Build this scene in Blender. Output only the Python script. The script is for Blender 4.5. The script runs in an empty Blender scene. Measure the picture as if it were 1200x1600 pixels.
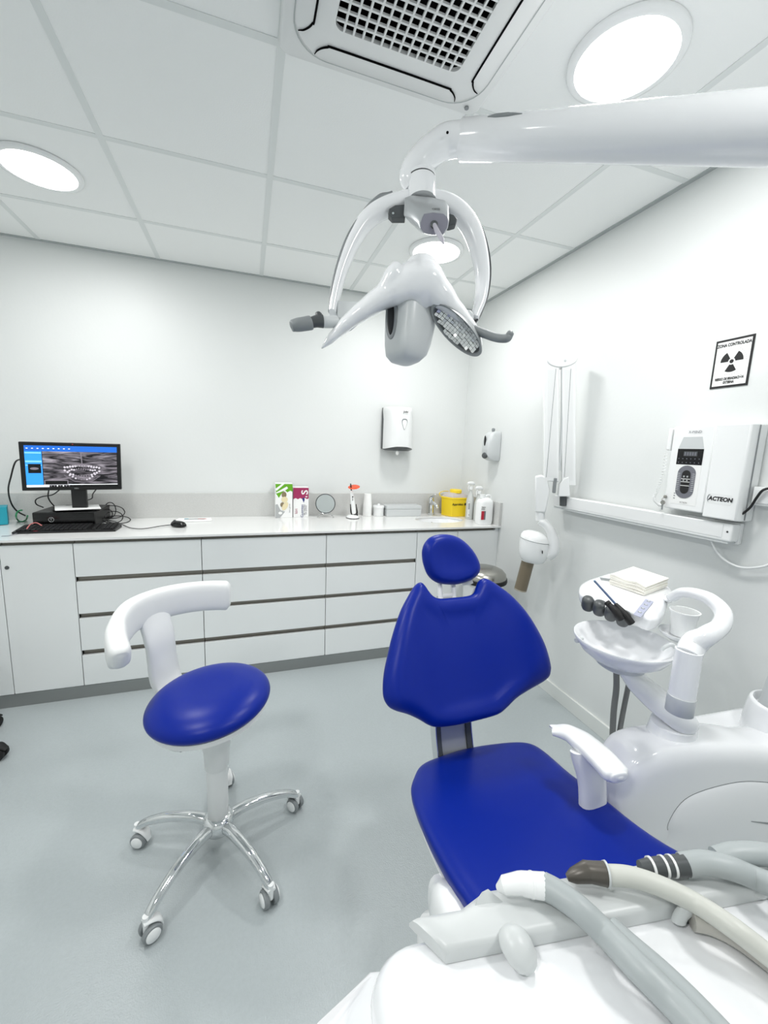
import bpy, bmesh, math, random
from mathutils import Vector, Matrix
PI = math.pi
SC = bpy.context.scene
COL = SC.collection
random.seed(7)

# ------------------------------------------------------------------ camera
# world: back wall y=0, right wall x=0, floor z=0 (metres)
F_PX, YAW, PITCH, ROLL = 636.9041, 0.3265, -0.1539, 0.0371
CAM = Vector((-1.6894, -3.0113, 1.4013))
_fw = Vector((math.sin(YAW) * math.cos(PITCH), math.cos(YAW) * math.cos(PITCH), math.sin(PITCH)))
_rt = Vector((math.cos(YAW), -math.sin(YAW), 0))
_up = _rt.cross(_fw)
RT = _rt * math.cos(ROLL) + _up * math.sin(ROLL)
UP = _up * math.cos(ROLL) - _rt * math.sin(ROLL)
FW = _fw
cd = bpy.data.cameras.new('camera')
cd.sensor_fit = 'VERTICAL'
cd.sensor_height = 24.0
cd.lens = F_PX / 1600 * 24.0
cd.clip_start = 0.02
cam = bpy.data.objects.new('camera', cd)
COL.objects.link(cam)
cam.matrix_world = Matrix((
    (RT.x, UP.x, -FW.x, CAM.x), (RT.y, UP.y, -FW.y, CAM.y), (RT.z, UP.z, -FW.z, CAM.z), (0, 0, 0, 1)))
SC.camera = cam

# ------------------------------------------------------------------ world, exposure
W = bpy.data.worlds.new('world')
SC.world = W
W.use_nodes = True
W.node_tree.nodes['Background'].inputs[0].default_value = (0.8, 0.88, 1, 1)
W.node_tree.nodes['Background'].inputs[1].default_value = 0.4
SC.view_settings.view_transform = 'Standard'
SC.view_settings.look = 'None'
SC.view_settings.gamma = 1
SC.view_settings.use_curve_mapping = False
SC.view_settings.exposure = 0.44
SC.cycles.max_bounces = 8
SC.cycles.diffuse_bounces = 5
SC.cycles.caustics_reflective = False
SC.cycles.caustics_refractive = False
SC.cycles.adaptive_threshold = 0.02
PANEL_WATTS = 7.5        # each round ceiling panel
PANEL_EMIT = 4.0
H = 2.4905                # ceiling height
LIGHT_SPOTS = [(-2.483, -0.771), (-0.683, -0.771), (-0.683, -1.971), (-2.483, -1.971), (-0.683, -3.171), (-2.483, -3.171)]


# ------------------------------------------------------------------ pixel -> point helpers (photo 1200x1600)
def ray(u, v):
    return FW + RT * ((u - 600) / F_PX) + UP * ((800 - v) / F_PX)


def on(u, v, ax, val):
    d = ray(u, v)
    return CAM + d * ((val - CAM[ax]) / d[ax])


def dep(u, v, t):
    return CAM + ray(u, v) * t


def onplane(u, v, q, n):
    d = ray(u, v)
    return CAM + d * ((Vector(q) - CAM).dot(n) / d.dot(n))


# ------------------------------------------------------------------ materials
def lin(c):
    return tuple((x / 255 / 12.92 if x / 255 <= 0.04045 else ((x / 255 + 0.055) / 1.055) ** 2.4) for x in c)


MATS = {}


def mat(name, col, rough=0.5, metal=0.0, spec=0.5, bump=None, mottle=None, emit=None, coat=0.0, trans=0.0, alpha=1.0):
    m = bpy.data.materials.new(name)
    m.use_nodes = True
    nt = m.node_tree
    b = nt.nodes['Principled BSDF']
    c = lin(col) + (1,)
    b.inputs['Base Color'].default_value = c
    b.inputs['Roughness'].default_value = rough
    b.inputs['Metallic'].default_value = metal
    b.inputs['Specular IOR Level'].default_value = spec
    b.inputs['Coat Weight'].default_value = coat
    b.inputs['Coat Roughness'].default_value = 0.08
    b.inputs['Transmission Weight'].default_value = trans
    b.inputs['Alpha'].default_value = alpha
    tc = nt.nodes.new('ShaderNodeTexCoord')
    if mottle:
        sc, amt = mottle
        n = nt.nodes.new('ShaderNodeTexNoise')
        n.inputs['Scale'].default_value = sc
        n.inputs['Detail'].default_value = 4
        nt.links.new(tc.outputs['Object'], n.inputs['Vector'])
        mx = nt.nodes.new('ShaderNodeMix')
        mx.data_type = 'RGBA'
        mx.inputs[6].default_value = tuple(x * (1 - amt) for x in c[:3]) + (1,)
        mx.inputs[7].default_value = tuple(min(1, x * (1 + amt)) for x in c[:3]) + (1,)
        nt.links.new(n.outputs['Fac'], mx.inputs[0])
        nt.links.new(mx.outputs[2], b.inputs['Base Color'])
    if bump:
        sc, st, ds = bump
        n = nt.nodes.new('ShaderNodeTexNoise')
        n.inputs['Scale'].default_value = sc
        n.inputs['Detail'].default_value = 3
        nt.links.new(tc.outputs['Object'], n.inputs['Vector'])
        bp = nt.nodes.new('ShaderNodeBump')
        bp.inputs['Strength'].default_value = st
        bp.inputs['Distance'].default_value = ds
        nt.links.new(n.outputs['Fac'], bp.inputs['Height'])
        nt.links.new(bp.outputs['Normal'], b.inputs['Normal'])
    if emit:
        b.inputs['Emission Color'].default_value = lin(emit[0]) + (1,)
        b.inputs['Emission Strength'].default_value = emit[1]
    MATS[name] = m
    return m


mat('wall_paint', (224, 227, 226), 0.45, spec=0.35, bump=(60, 0.08, 0.004))
mat('ceiling_tile', (246, 248, 247), 0.85, spec=0.2, bump=(260, 0.25, 0.002))
mat('ceiling_rail', (226, 230, 229), 0.5)
mat('trim_grey', (176, 182, 182), 0.5)
mat('floor_vinyl', (176, 184, 186), 0.24, spec=0.5, bump=(230, 0.5, 0.002), mottle=(90, 0.05))
mat('baseboard', (226, 229, 226), 0.4)
mat('cabinet_white', (240, 243, 243), 0.32, spec=0.4)
mat('cabinet_inside', (120, 118, 112), 0.6)
mat('aluminium', (152, 148, 140), 0.4, metal=0.5)
mat('plinth_metal', (150, 153, 152), 0.36, metal=0.55)
mat('quartz', (236, 237, 236), 0.12, spec=0.6, mottle=(420, 0.05))
mat('quartz_splash', (202, 203, 201), 0.3, mottle=(160, 0.12))
mat('white_plastic', (241, 243, 243), 0.25, spec=0.5)
mat('white_satin', (232, 234, 234), 0.4)
mat('gloss_white', (240, 242, 244), 0.16, spec=0.5, coat=0.25)
mat('pale_grey', (204, 208, 209), 0.32)
mat('mid_grey', (134, 139, 141), 0.4)
mat('dark_grey', (74, 78, 80), 0.4)
mat('silver_paint', (182, 186, 188), 0.3, metal=0.35)
mat('black', (12, 12, 13), 0.35)
mat('black_rubber', (14, 14, 15), 0.6)
mat('black_gloss', (8, 8, 9), 0.15)
mat('void', (6, 6, 7), 0.9, spec=0.1)
mat('chrome', (225, 227, 228), 0.07, metal=1.0)
mat('steel', (176, 174, 168), 0.25, metal=1.0)
mat('mirror_glass', (236, 240, 240), 0.02, metal=1.0)
mat('blue_vinyl', (0, 33, 138), 0.34, spec=0.24, bump=(900, 0.05, 0.0006))
mat('diffuser', (250, 250, 250), 0.5, emit=((255, 255, 255), PANEL_EMIT))
mat('hose_grey', (170, 177, 178), 0.42)
mat('hose_cream', (203, 205, 198), 0.42)
mat('holder_grey', (206, 210, 210), 0.36)


# ------------------------------------------------------------------ mesh helpers
def catmull(pts, n=8, closed=False):
    P = [Vector(p) for p in pts]
    N = len(P)
    out = []
    segs = N if closed else N - 1
    for i in range(segs):
        if closed:
            p0, p1, p2, p3 = P[(i - 1) % N], P[i], P[(i + 1) % N], P[(i + 2) % N]
        else:
            p0 = P[i - 1] if i > 0 else P[i] * 2 - P[i + 1]
            p1, p2 = P[i], P[i + 1]
            p3 = P[i + 2] if i + 2 < N else P[i + 1] * 2 - P[i]
        for k in range(n):
            t = k / n
            out.append(0.5 * ((2 * p1) + (p2 - p0) * t + (2 * p0 - 5 * p1 + 4 * p2 - p3) * t * t + (3 * p1 - p0 - 3 * p2 + p3) * t ** 3))
    if not closed:
        out.append(P[-1].copy())
    return out


def basis(d, ref=None):
    d = Vector(d).normalized()
    ref = Vector(ref) if ref is not None else (Vector((0, 0, 1)) if abs(d.z) < 0.95 else Vector((1, 0, 0)))
    a = ref.cross(d)
    if a.length < 1e-6:
        a = Vector((1, 0, 0)).cross(d)
    a.normalize()
    return a, d.cross(a)


class MB:
    def __init__(s):
        s.v = []
        s.f = []

    def add(s, vs, fs):
        b = len(s.v)
        s.v += [Vector(x) for x in vs]
        s.f += [tuple(i + b for i in f) for f in fs]
        return s

    def box(s, lo, hi):
        x0, y0, z0 = lo
        x1, y1, z1 = hi
        return s.add([(x0, y0, z0), (x1, y0, z0), (x1, y1, z0), (x0, y1, z0), (x0, y0, z1), (x1, y0, z1), (x1, y1, z1), (x0, y1, z1)],
                     [(3, 2, 1, 0), (4, 5, 6, 7), (0, 1, 5, 4), (1, 2, 6, 5), (2, 3, 7, 6), (3, 0, 4, 7)])

    def obox(s, c, ex, ey, ez):
        """oriented box: centre and three half-extent vectors"""
        c, ex, ey, ez = Vector(c), Vector(ex), Vector(ey), Vector(ez)
        vs = [c + ex * a + ey * b + ez * d for d in (-1, 1) for a, b in ((-1, -1), (1, -1), (1, 1), (-1, 1))]
        return s.add(vs, [(3, 2, 1, 0), (4, 5, 6, 7), (0, 1, 5, 4), (1, 2, 6, 5), (2, 3, 7, 6), (3, 0, 4, 7)])

    def loft(s, rings, cap0=True, cap1=True):
        n = len(rings[0])
        vs = [p for r in rings for p in r]
        fs = []
        for i in range(len(rings) - 1):
            for k in range(n):
                a, b = i * n + k, i * n + (k + 1) % n
                fs.append((a, b, b + n, a + n))
        if cap0:
            fs.append(tuple(range(n - 1, -1, -1)))
        if cap1:
            fs.append(tuple((len(rings) - 1) * n + k for k in range(n)))
        return s.add(vs, fs)

    def tube(s, path, r, n=12, ry=None, ref=None, sup=2.0, smooth=0):
        """sweep an ellipse (r across, ry along ref) down a path; r/ry may be lists"""
        P = [Vector(p) for p in path]
        m0 = len(P)
        R = list(r) if isinstance(r, (list, tuple)) else [r] * m0
        RY = (list(ry) if isinstance(ry, (list, tuple)) else [ry] * m0) if ry is not None else R[:]
        if smooth:
            P = catmull(P, smooth)

            def rs(L):
                o = []
                for i in range(len(L) - 1):
                    for k in range(smooth):
                        t = k / smooth
                        t = t * t * (3 - 2 * t)
                        o.append(L[i] * (1 - t) + L[i + 1] * t)
                return o + [L[-1]]
            R, RY = rs(R), rs(RY)
        m = len(P)
        rings = []
        prev = None
        for i in range(m):
            d = (P[min(i + 1, m - 1)] - P[max(i - 1, 0)])
            if ref is not None:
                a, b = basis(d, ref)
            elif prev is None:
                a, b = basis(d)
            else:
                dn = d.normalized()
                a = prev - dn * prev.dot(dn)
                a.normalize()
                b = dn.cross(a)
            prev = a
            ring = []
            for k in range(n):
                an = 2 * PI * k / n
                c, q = math.cos(an), math.sin(an)
                e = 2.0 / sup
                cx = math.copysign(abs(c) ** e, c)
                cy = math.copysign(abs(q) ** e, q)
                ring.append(P[i] + a * (R[i] * cx) + b * (RY[i] * cy))
            rings.append(ring)
        return s.loft(rings)

    def lathe(s, prof, o=(0, 0, 0), axis=(0, 0, 1), n=32, sx=1.0, sy=1.0, ref=None):
        """prof: (r, h) list along axis from o"""
        ax = Vector(axis).normalized()
        a, b = basis(ax, ref)
        o = Vector(o)
        rings = [[o + ax * h + a * (r * sx * math.cos(2 * PI * k / n)) + b * (r * sy * math.sin(2 * PI * k / n)) for k in range(n)] for r, h in prof]
        return s.loft(rings, prof[0][0] > 1e-5, prof[-1][0] > 1e-5)

    def prism(s, outline, off):
        P = [Vector(p) for p in outline]
        off = Vector(off)
        return s.loft([P, [p + off for p in P]])

    def cushion(s, outline, nrm, thick, edge=0.05, back=None, dz=None, rings=(0.12, .25, .4, .52, .62, .7, .76, .81, .85, .885, .915, .94, .96, .975, .988, .996, 1.0), cen=None, power=2.0):
        """rounded pad from a planar outline; nrm points to the front. thick/back = front/rear depth, edge = width of the rounding (m)"""
        P = [Vector(p) for p in outline]
        n = len(P)
        c = Vector(cen) if cen is not None else sum(P, Vector()) / n
        nrm = Vector(nrm).normalized()
        back = thick if back is None else back
        SEG = [(P[i], P[(i + 1) % n] - P[i]) for i in range(n)]
        SEG = [(a, d, max(d.length_squared, 1e-12)) for a, d in SEG]

        def dist(q):
            m = 1e9
            for a, d, l2 in SEG:
                w = q - a
                t = w.dot(d) / l2
                t = 0.0 if t < 0 else (1.0 if t > 1 else t)
                e = (w - d * t).length_squared
                if e < m:
                    m = e
            return math.sqrt(m)
        prof = []
        for sv in rings:
            row = []
            for p in P:
                q = c + (p - c) * sv
                d = 0.0 if sv >= 1 else dist(q)
                k = max(0.0, 1 - d / edge)
                row.append((q, d, (1 - k ** power) ** (1 / power)))
            prof.append((sv, row))
        R = [[q - nrm * (back * f) for q, d, f in row] for sv, row in prof]
        for sv, row in prof[::-1][1:]:
            R.append([q + nrm * (thick * f + (dz(q, sv, d) if dz else 0)) for q, d, f in row])
        return s.loft(R)


def thing(name, loc, label, cat, group=None):
    o = bpy.data.objects.new(name, None)
    COL.objects.link(o)
    o.location = loc
    o.empty_display_size = 0.05
    tag(o, label, cat, group)
    return o


def tag(o, label, cat, group=None, kind=None):
    o['label'] = label
    if cat:
        o['category'] = cat
    if group:
        o['group'] = group
    if kind:
        o['kind'] = kind
    return o


def rootloc(p):
    v = Vector()
    while p is not None:
        v += p.location
        p = p.parent
    return v


def obj(name, mb, m, parent=None, smooth=40, bevel=None, subs=0, loc=None, label=None, segs=2):
    """world-space builder -> one mesh object; loc puts the origin"""
    o0 = Vector(loc) if loc is not None else (rootloc(parent) if parent else Vector())
    me = bpy.data.meshes.new(name)
    me.from_pydata([v - o0 for v in mb.v], [], mb.f)
    me.validate()
    bm = bmesh.new()
    bm.from_mesh(me)
    bmesh.ops.recalc_face_normals(bm, faces=bm.faces)
    bm.to_mesh(me)
    bm.free()
    if smooth:
        me.shade_smooth()
        if smooth < 180:
            me.set_sharp_from_angle(angle=math.radians(smooth))
    me.materials.append(MATS[m] if isinstance(m, str) else m)
    o = bpy.data.objects.new(name, me)
    COL.objects.link(o)
    if parent is not None:
        o.parent = parent
        o.location = o0 - rootloc(parent)
    else:
        o.location = o0
    if bevel:
        md = o.modifiers.new('bevel', 'BEVEL')
        md.width = bevel
        md.segments = segs
        md.limit_method = 'ANGLE'
        md.angle_limit = math.radians(38)
    if subs:
        md = o.modifiers.new('subs', 'SUBSURF')
        md.levels = md.render_levels = subs
    if label:
        o['label'] = label
    return o


def struct(name, mb, m, parent=None, **k):
    o = obj(name, mb, m, parent, **k)
    if parent is None:
        o['kind'] = 'structure'
    return o


def text(name, s, size, o, ex, ey, m, parent, thick=0.0004, align='CENTER', shear=0.0, fat=0.0, sx=1.0):
    """flat lettering as a mesh: o = anchor, ex/ey = reading and up directions"""
    cu = bpy.data.curves.new(name, 'FONT')
    cu.body = s
    cu.size = size
    cu.align_x = align
    cu.align_y = 'CENTER'
    cu.shear = shear
    cu.offset = fat
    cu.resolution_u = 3
    t = bpy.data.objects.new(name + '_tmp', cu)
    me = bpy.data.meshes.new_from_object(t)
    bpy.data.objects.remove(t)
    bpy.data.curves.remove(cu)
    me.name = name
    ex, ey = Vector(ex).normalized(), Vector(ey).normalized()
    ez = ex.cross(ey)
    o = Vector(o)
    o0 = rootloc(parent)
    for v in me.vertices:
        v.co = o + ex * (v.co.x * sx) + ey * v.co.y + ez * thick - o0
    me.materials.clear()
    me.materials.append(MATS[m])
    ob = bpy.data.objects.new(name, me)
    COL.objects.link(ob)
    ob.parent = parent
    return ob


def X(*a):
    return Vector(a)


# ------------------------------------------------------------------ room shell
XL, YF = -3.60, -4.40
struct('floor', MB().box((XL, YF, -0.08), (0.0, 0.0, 0.0)), 'floor_vinyl')
struct('wall_back', MB().box((XL - 0.1, 0.0, -0.08), (0.1, 0.1, H + 0.15)), 'wall_paint')
struct('wall_right', MB().box((0.0, YF - 0.1, -0.08), (0.1, 0.0, H + 0.15)), 'wall_paint')
struct('wall_left', MB().box((XL - 0.1, YF - 0.1, -0.08), (XL, 0.0, H + 0.15)), 'wall_paint')
struct('wall_front', MB().box((XL, YF - 0.1, -0.08), (0.0, YF, H + 0.15)), 'wall_paint')
struct('baseboard_right', MB().box((-0.014, YF, 0.0), (0.0, -0.62, 0.078)), 'baseboard', bevel=0.002)
struct('baseboard_left', MB().box((XL, YF, 0.0), (XL + 0.014, -0.62, 0.078)), 'baseboard', bevel=0.002)
struct('trim_1', MB().box((XL, -0.022, H - 0.002), (0.0, 0.0, H + 0.02)), 'trim_grey')
struct('trim_2', MB().box((-0.022, YF, H - 0.002), (0.0, -0.022, H + 0.02)), 'trim_grey')

ceil = struct('ceiling', MB().box((XL, YF, H + 0.05), (0.0, 0.0, H + 0.12)), 'ceiling_rail')
xs = [0.0] + [-0.383 - 0.6 * k for k in range(6)] + [XL]
ys = [0.0] + [-0.471 - 0.6 * k for k in range(7)] + [YF]
BW = 0.012
for i in range(len(xs) - 1):
    for j in range(len(ys) - 1):
        x1, x0, y1, y0 = xs[i], xs[i + 1], ys[j], ys[j + 1]
        if i == 2 and j == 3:
            continue
        tz = H + random.uniform(0.001, 0.0025)
        obj('ceiling_tile', MB().box((x0 + BW, y0 + BW, tz), (x1 - BW, y1 - BW, tz + 0.018)), 'ceiling_tile', ceil, smooth=0)
for x in xs[1:-1]:
    obj('ceiling_rail', MB().box((x - BW, YF, H - 0.0005), (x + BW, -0.0, H + 0.03)), 'ceiling_rail', ceil, smooth=0)
for j, y in enumerate(ys[1:-1]):
    for i in range(len(xs) - 1):
        obj('cross_rail', MB().box((xs[i + 1] + BW, y - BW, H - 0.0003), (xs[i] - BW, y + BW, H + 0.03)), 'ceiling_rail', ceil, smooth=0)

# ------------------------------------------------------------------ ceiling lights
LNAMES = ['round ceiling light above the computer monitor', 'round ceiling light seen through the yoke of the dental lamp',
          'large round ceiling light above the lamp arm', 'round ceiling light above the stool, out of frame to the left',
          'round ceiling light behind the camera on the water unit side', 'round ceiling light behind the camera on the far left']
for (x, y), lb in zip(LIGHT_SPOTS, LNAMES):
    t = thing('ceiling_light', (x, y, H), lb, 'ceiling light', 'round ceiling lights')
    obj('light_trim', MB().lathe([(0.128, 0.0), (0.150, 0.0), (0.150, -0.006), (0.146, -0.012), (0.136, -0.015), (0.128, -0.013), (0.128, 0.0)], (x, y, H), n=64), 'white_plastic', t, smooth=60)
    obj('diffuser', MB().lathe([(0.0, -0.001), (0.1275, -0.001), (0.1275, -0.0105), (0.0, -0.0115)], (x, y, H), n=64), 'diffuser', t, smooth=60)
    ld = bpy.data.lights.new('panel_light', 'AREA')
    ld.shape = 'DISK'
    ld.size = 0.25
    ld.energy = PANEL_WATTS
    ld.color = (1.0, 0.985, 0.97)
    lo = bpy.data.objects.new('panel_light', ld)
    COL.objects.link(lo)
    lo.parent = t
    lo.location = (0, 0, -0.014)

# ------------------------------------------------------------------ ceiling cassette
ax0, ax1, ay0, ay1 = -1.592, -0.974, -2.280, -1.662
ac = thing('air_conditioner', ((ax0 + ax1) / 2, (ay0 + ay1) / 2, H), 'square white ceiling cassette air conditioner with a black grille', 'air conditioner')
ZC = H - 0.022


def rrect(x0, x1, y0, y1, r, z, n=6):
    o = []
    for cx, cy, a0 in ((x1 - r, y1 - r, 0), (x0 + r, y1 - r, 90), (x0 + r, y0 + r, 180), (x1 - r, y0 + r, 270)):
        for k in range(n + 1):
            a = math.radians(a0 + 90 * k / n)
            o.append(X(cx + r * math.cos(a), cy + r * math.sin(a), z))
    return o


cxm, cym = (ax0 + ax1) / 2, (ay0 + ay1) / 2


def ringset(h0, h1, r0, r1, z0, z1, n=6):
    return rrect(cxm - h0, cxm + h0, cym - h0, cym + h0, r0, z0, n), rrect(cxm - h1, cxm + h1, cym - h1, cym + h1, r1, z1, n)


hw = (ax1 - ax0) / 2
mb = MB()
R = [rrect(cxm - h, cxm + h, cym - h, cym + h, r, z) for h, r, z in (
    (hw, 0.03, H + 0.002), (hw, 0.03, H - 0.012), (hw - 0.008, 0.028, H - 0.020), (hw - 0.03, 0.10, H - 0.020), (hw - 0.034, 0.10, H - 0.024), (0.178, 0.022, H - 0.026), (0.178, 0.022, H - 0.015))]
mb.loft(R, False, False)
obj('panel', mb, 'white_satin', ac, smooth=50)
# outline groove of the rounded inner panel
g = MB()
g.loft([rrect(cxm - h, cxm + h, cym - h, cym + h, 0.10, z, 8) for h, z in ((hw - 0.0315, H - 0.0245), (hw - 0.0300, H - 0.0250), (hw - 0.0285, H - 0.0245))], False, False)
obj('panel_seam', g, 'trim_grey', ac)
# four air slots: dark curved lines along the sides
for k in range(4):
    an = k * PI / 2
    ex, ey = X(math.cos(an), math.sin(an), 0), X(-math.sin(an), math.cos(an), 0)
    c0 = X(cxm, cym, H - 0.026)
    dd = hw - 0.078
    pts = [c0 + ex * (dd + 0.034) - ey * 0.215, c0 + ex * (dd + 0.018) - ey * 0.207, c0 + ex * (dd + 0.002) - ey * 0.185, c0 + ex * (dd - 0.002) - ey * 0.15,
           c0 + ex * (dd - 0.002) + ey * 0.15, c0 + ex * (dd + 0.002) + ey * 0.185, c0 + ex * (dd + 0.018) + ey * 0.207, c0 + ex * (dd + 0.034) + ey * 0.215]
    obj('air_slot', MB().tube(pts, [0.0012, 0.002, 0.0026, 0.0028, 0.0028, 0.0026, 0.002, 0.0012], 8, smooth=6), 'void', ac)
obj('grille_backing', MB().box((cxm - 0.176, cym - 0.176, H + 0.034), (cxm + 0.176, cym + 0.176, H + 0.036)), 'void', ac)
obj('grille_well', MB().box((cxm - 0.182, cym - 0.182, H - 0.016), (cxm - 0.178, cym + 0.182, H + 0.036)).box((cxm + 0.178, cym - 0.182, H - 0.016), (cxm + 0.182, cym + 0.182, H + 0.036)).box((cxm - 0.182, cym - 0.182, H - 0.016), (cxm + 0.182, cym - 0.178, H + 0.036)).box((cxm - 0.182, cym + 0.178, H - 0.016), (cxm + 0.182, cym + 0.182, H + 0.036)), 'void', ac, smooth=0)
for k in range(1, 14):
    q = -0.178 + 0.356 * k / 14
    obj('grille_bar', MB().box((cxm + q - 0.0026, cym - 0.177, H - 0.027), (cxm + q + 0.0026, cym + 0.177, H - 0.021)), 'white_satin', ac, smooth=0)
    obj('grille_bar', MB().box((cxm - 0.177, cym + q - 0.0026, H - 0.0268), (cxm + 0.177, cym + q + 0.0026, H - 0.0212)), 'white_satin', ac, smooth=0)
obj('sensor_dot', MB().lathe([(0.0, 0.0), (0.007, 0.0), (0.007, -0.003), (0.0, -0.003)], (ax1 - 0.045, ay1 - 0.032, H - 0.0205), n=16), 'mid_grey', ac)
# ------------------------------------------------------------------ cabinets
YD = -0.577          # door faces
ZT = 0.895           # worktop
gx = [-3.50, -2.849, -2.544, -1.939, -1.232, -0.626, -0.325, -0.027]
BANDS = [(0.074, 0.245), (0.275, 0.454), (0.481, 0.656), (0.684, 0.861)]


def unit(x0, x1, doors, label, cat, lock=False, name='base_cabinet'):
    t = thing(name, ((x0 + x1) / 2, YD / 2, 0.074), label, cat)
    mb = MB()
    if name == 'sink_cabinet':      # open top for the basin
        mb.box((x0, YD + 0.055, 0.074), (x1, -0.005, 0.09))
        mb.box((x0, YD + 0.055, 0.09), (x0 + 0.016, -0.005, 0.874))
        mb.box((x1 - 0.016, YD + 0.055, 0.09), (x1, -0.005, 0.874))
        mb.box((x0 + 0.016, -0.02, 0.09), (x1 - 0.016, -0.005, 0.874))
    else:
        mb.box((x0, YD + 0.055, 0.074), (x1, -0.005, 0.874))
    obj('carcass', mb, 'cabinet_inside', t, smooth=0)
    gp = 0.0018
    if doors == 'drawers':
        for z0, z1 in BANDS:
            obj('drawer_front', MB().box((x0 + gp, YD, z0), (x1 - gp, YD + 0.019, z1)), 'cabinet_white', t, smooth=0, bevel=0.0012)
        for z0, z1 in [(BANDS[k][1], BANDS[k + 1][0]) for k in range(3)] + [(0.861, 0.8825)]:
            # recessed aluminium grip channel: back plate, lower lip
            m2 = MB()
            m2.box((x0 + gp, YD + 0.022, z0 - 0.02), (x1 - gp, YD + 0.054, z0 + 0.001))
            m2.box((x0 + gp, YD + 0.030, z0), (x1 - gp, YD + 0.054, z1 + 0.02 if z1 < 0.88 else z1))
            obj('grip_channel', m2, 'aluminium', t, smooth=0)
    else:
        for a, b in doors:
            d = obj('door', MB().box((a + gp, YD, 0.074), (b - gp, YD + 0.019, 0.861)), 'cabinet_white', t, smooth=0, bevel=0.0012)
            if lock:
                obj('lock', MB().lathe([(0.0, 0.0), (0.0095, 0.0), (0.0085, 0.004), (0.0, 0.0045)], (-2.824, YD, 0.751), (0, -1, 0), 20), 'dark_grey', d)
        m2 = MB()
        m2.box((x0 + gp, YD + 0.022, 0.84), (x1 - gp, YD + 0.054, 0.862))
        m2.box((x0 + gp, YD + 0.030, 0.86), (x1 - gp, YD + 0.054, 0.8825))
        obj('grip_channel', m2, 'aluminium', t, smooth=0)
    return t


unit(gx[0], gx[1], [(gx[0], gx[1])], 'white cabinet with a plain door at the left edge of the photo', 'cabinet')
unit(gx[1], gx[2], [(gx[1], gx[2])], 'narrow white cabinet whose door has a small round lock', 'cabinet', lock=True)
unit(gx[2], gx[3], 'drawers', 'white four-drawer unit behind the stool backrest, next to the locked door', 'drawers', name='drawer_unit')
unit(gx[3], gx[4], 'drawers', 'widest white four-drawer unit, in the middle of the row', 'drawers', name='drawer_unit')
unit(gx[4], gx[5], 'drawers', 'white four-drawer unit just left of the dental chair headrest', 'drawers', name='drawer_unit')
unit(gx[5], gx[7], [(gx[5], gx[6]), (gx[6], gx[7])], 'white two-door cabinet under the sink behind the headrest', 'cabinet', name='sink_cabinet')
pl = obj('plinth', MB().box((gx[0], YD + 0.003, 0.0), (-0.027, YD + 0.02, 0.071)), 'plinth_metal', smooth=0, loc=(-1.8, YD, 0))
tag(pl, 'long brushed metal plinth along the foot of the cabinets', 'plinth')
fl = obj('filler_panel', MB().box((-0.0265, YD + 0.004, 0.0), (-0.0005, YD + 0.05, 0.882)), 'cabinet_white', smooth=0, loc=(-0.013, YD, 0))
tag(fl, 'narrow white filler strip between sink cabinet and right wall', 'panel')

ZT -= 0.0006
# worktop with a cut-out for the under-mounted basin
SX, SY, SA, SB = -0.335, -0.30, 0.185, 0.135
wt = thing('worktop', (-1.8, -0.3, 0.883), 'long pale quartz worktop with grey upstand along the back wall', 'worktop')
mb = MB()
n = 48
y0, y1 = -0.602, -0.001


def slab(x0, x1):
    return MB().box((x0, y0, 0.883), (x1, y1, ZT))


mb.box((gx[0], y0, 0.883), (SX - 0.25, y1, ZT))
mb.box((SX + 0.25, y0, 0.883), (-0.001, y1, ZT))
inner, outer = [], []
for k in range(n):
    a = 2 * PI * (k + 0.5) / n
    c, q = math.cos(a), math.sin(a)
    inner.append((SX + SA * c, SY + SB * q))
    sc = min(0.25 / abs(c) if abs(c) > 1e-6 else 9, ((y1 - SY) if q > 0 else (SY - y0)) / abs(q) if abs(q) > 1e-6 else 9)
    outer.append((SX + sc * c, SY + sc * q))
# make sure the four slab corners are part of the outer ring
for cx, cy in ((SX - 0.25, y0), (SX + 0.25, y0), (SX + 0.25, y1), (SX - 0.25, y1)):
    i = min(range(n), key=lambda k: (outer[k][0] - cx) ** 2 + (outer[k][1] - cy) ** 2)
    outer[i] = (cx, cy)
mb.loft([[X(*p, 0.883) for p in outer], [X(*p, ZT) for p in outer], [X(*p, ZT) for p in inner], [X(*p, 0.883) for p in inner]], False, False)
obj('slab', mb, 'quartz', wt, smooth=30)
obj('upstand', MB().box((gx[0], -0.02, ZT), (-0.001, -0.0005, 1.058)), 'quartz_splash', wt, smooth=0, bevel=0.001)
obj('end_upstand', MB().box((-0.021, -0.600, ZT), (-0.0005, -0.0205, 1.058)), 'quartz_splash', wt, smooth=0, bevel=0.001)
sk = thing('sink', (SX, SY, 0.76), 'oval white basin set under the worktop beside the tap', 'sink')
prof = [(0.0, 0.0), (0.35, 0.004), (0.7, 0.03), (0.9, 0.07), (1.0, 0.122), (1.03, 0.122), (0.95, 0.06), (0.75, 0.018), (0.35, -0.008), (0.0, -0.010)]
mb = MB()
rings = [[X(SX + (SA + 0.004) * r * math.cos(2 * PI * k / 48), SY + (SB + 0.004) * r * math.sin(2 * PI * k / 48), 0.76 + h) for k in range(48)] for r, h in prof if r > 0]
mb.loft(rings)
obj('basin', mb, 'gloss_white', sk, smooth=60)
obj('drain', MB().lathe([(0.0, 0.001), (0.02, 0.001), (0.022, 0.006), (0.0, 0.007)], (SX, SY, 0.7625), n=20), 'chrome', sk)
obj('overflow', MB().lathe([(0.0, 0.0), (0.007, 0.0), (0.0, 0.003)], (SX + 0.0, SY + SB * 0.92, 0.845), (0, -1, 0), 14), 'void', sk)

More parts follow.
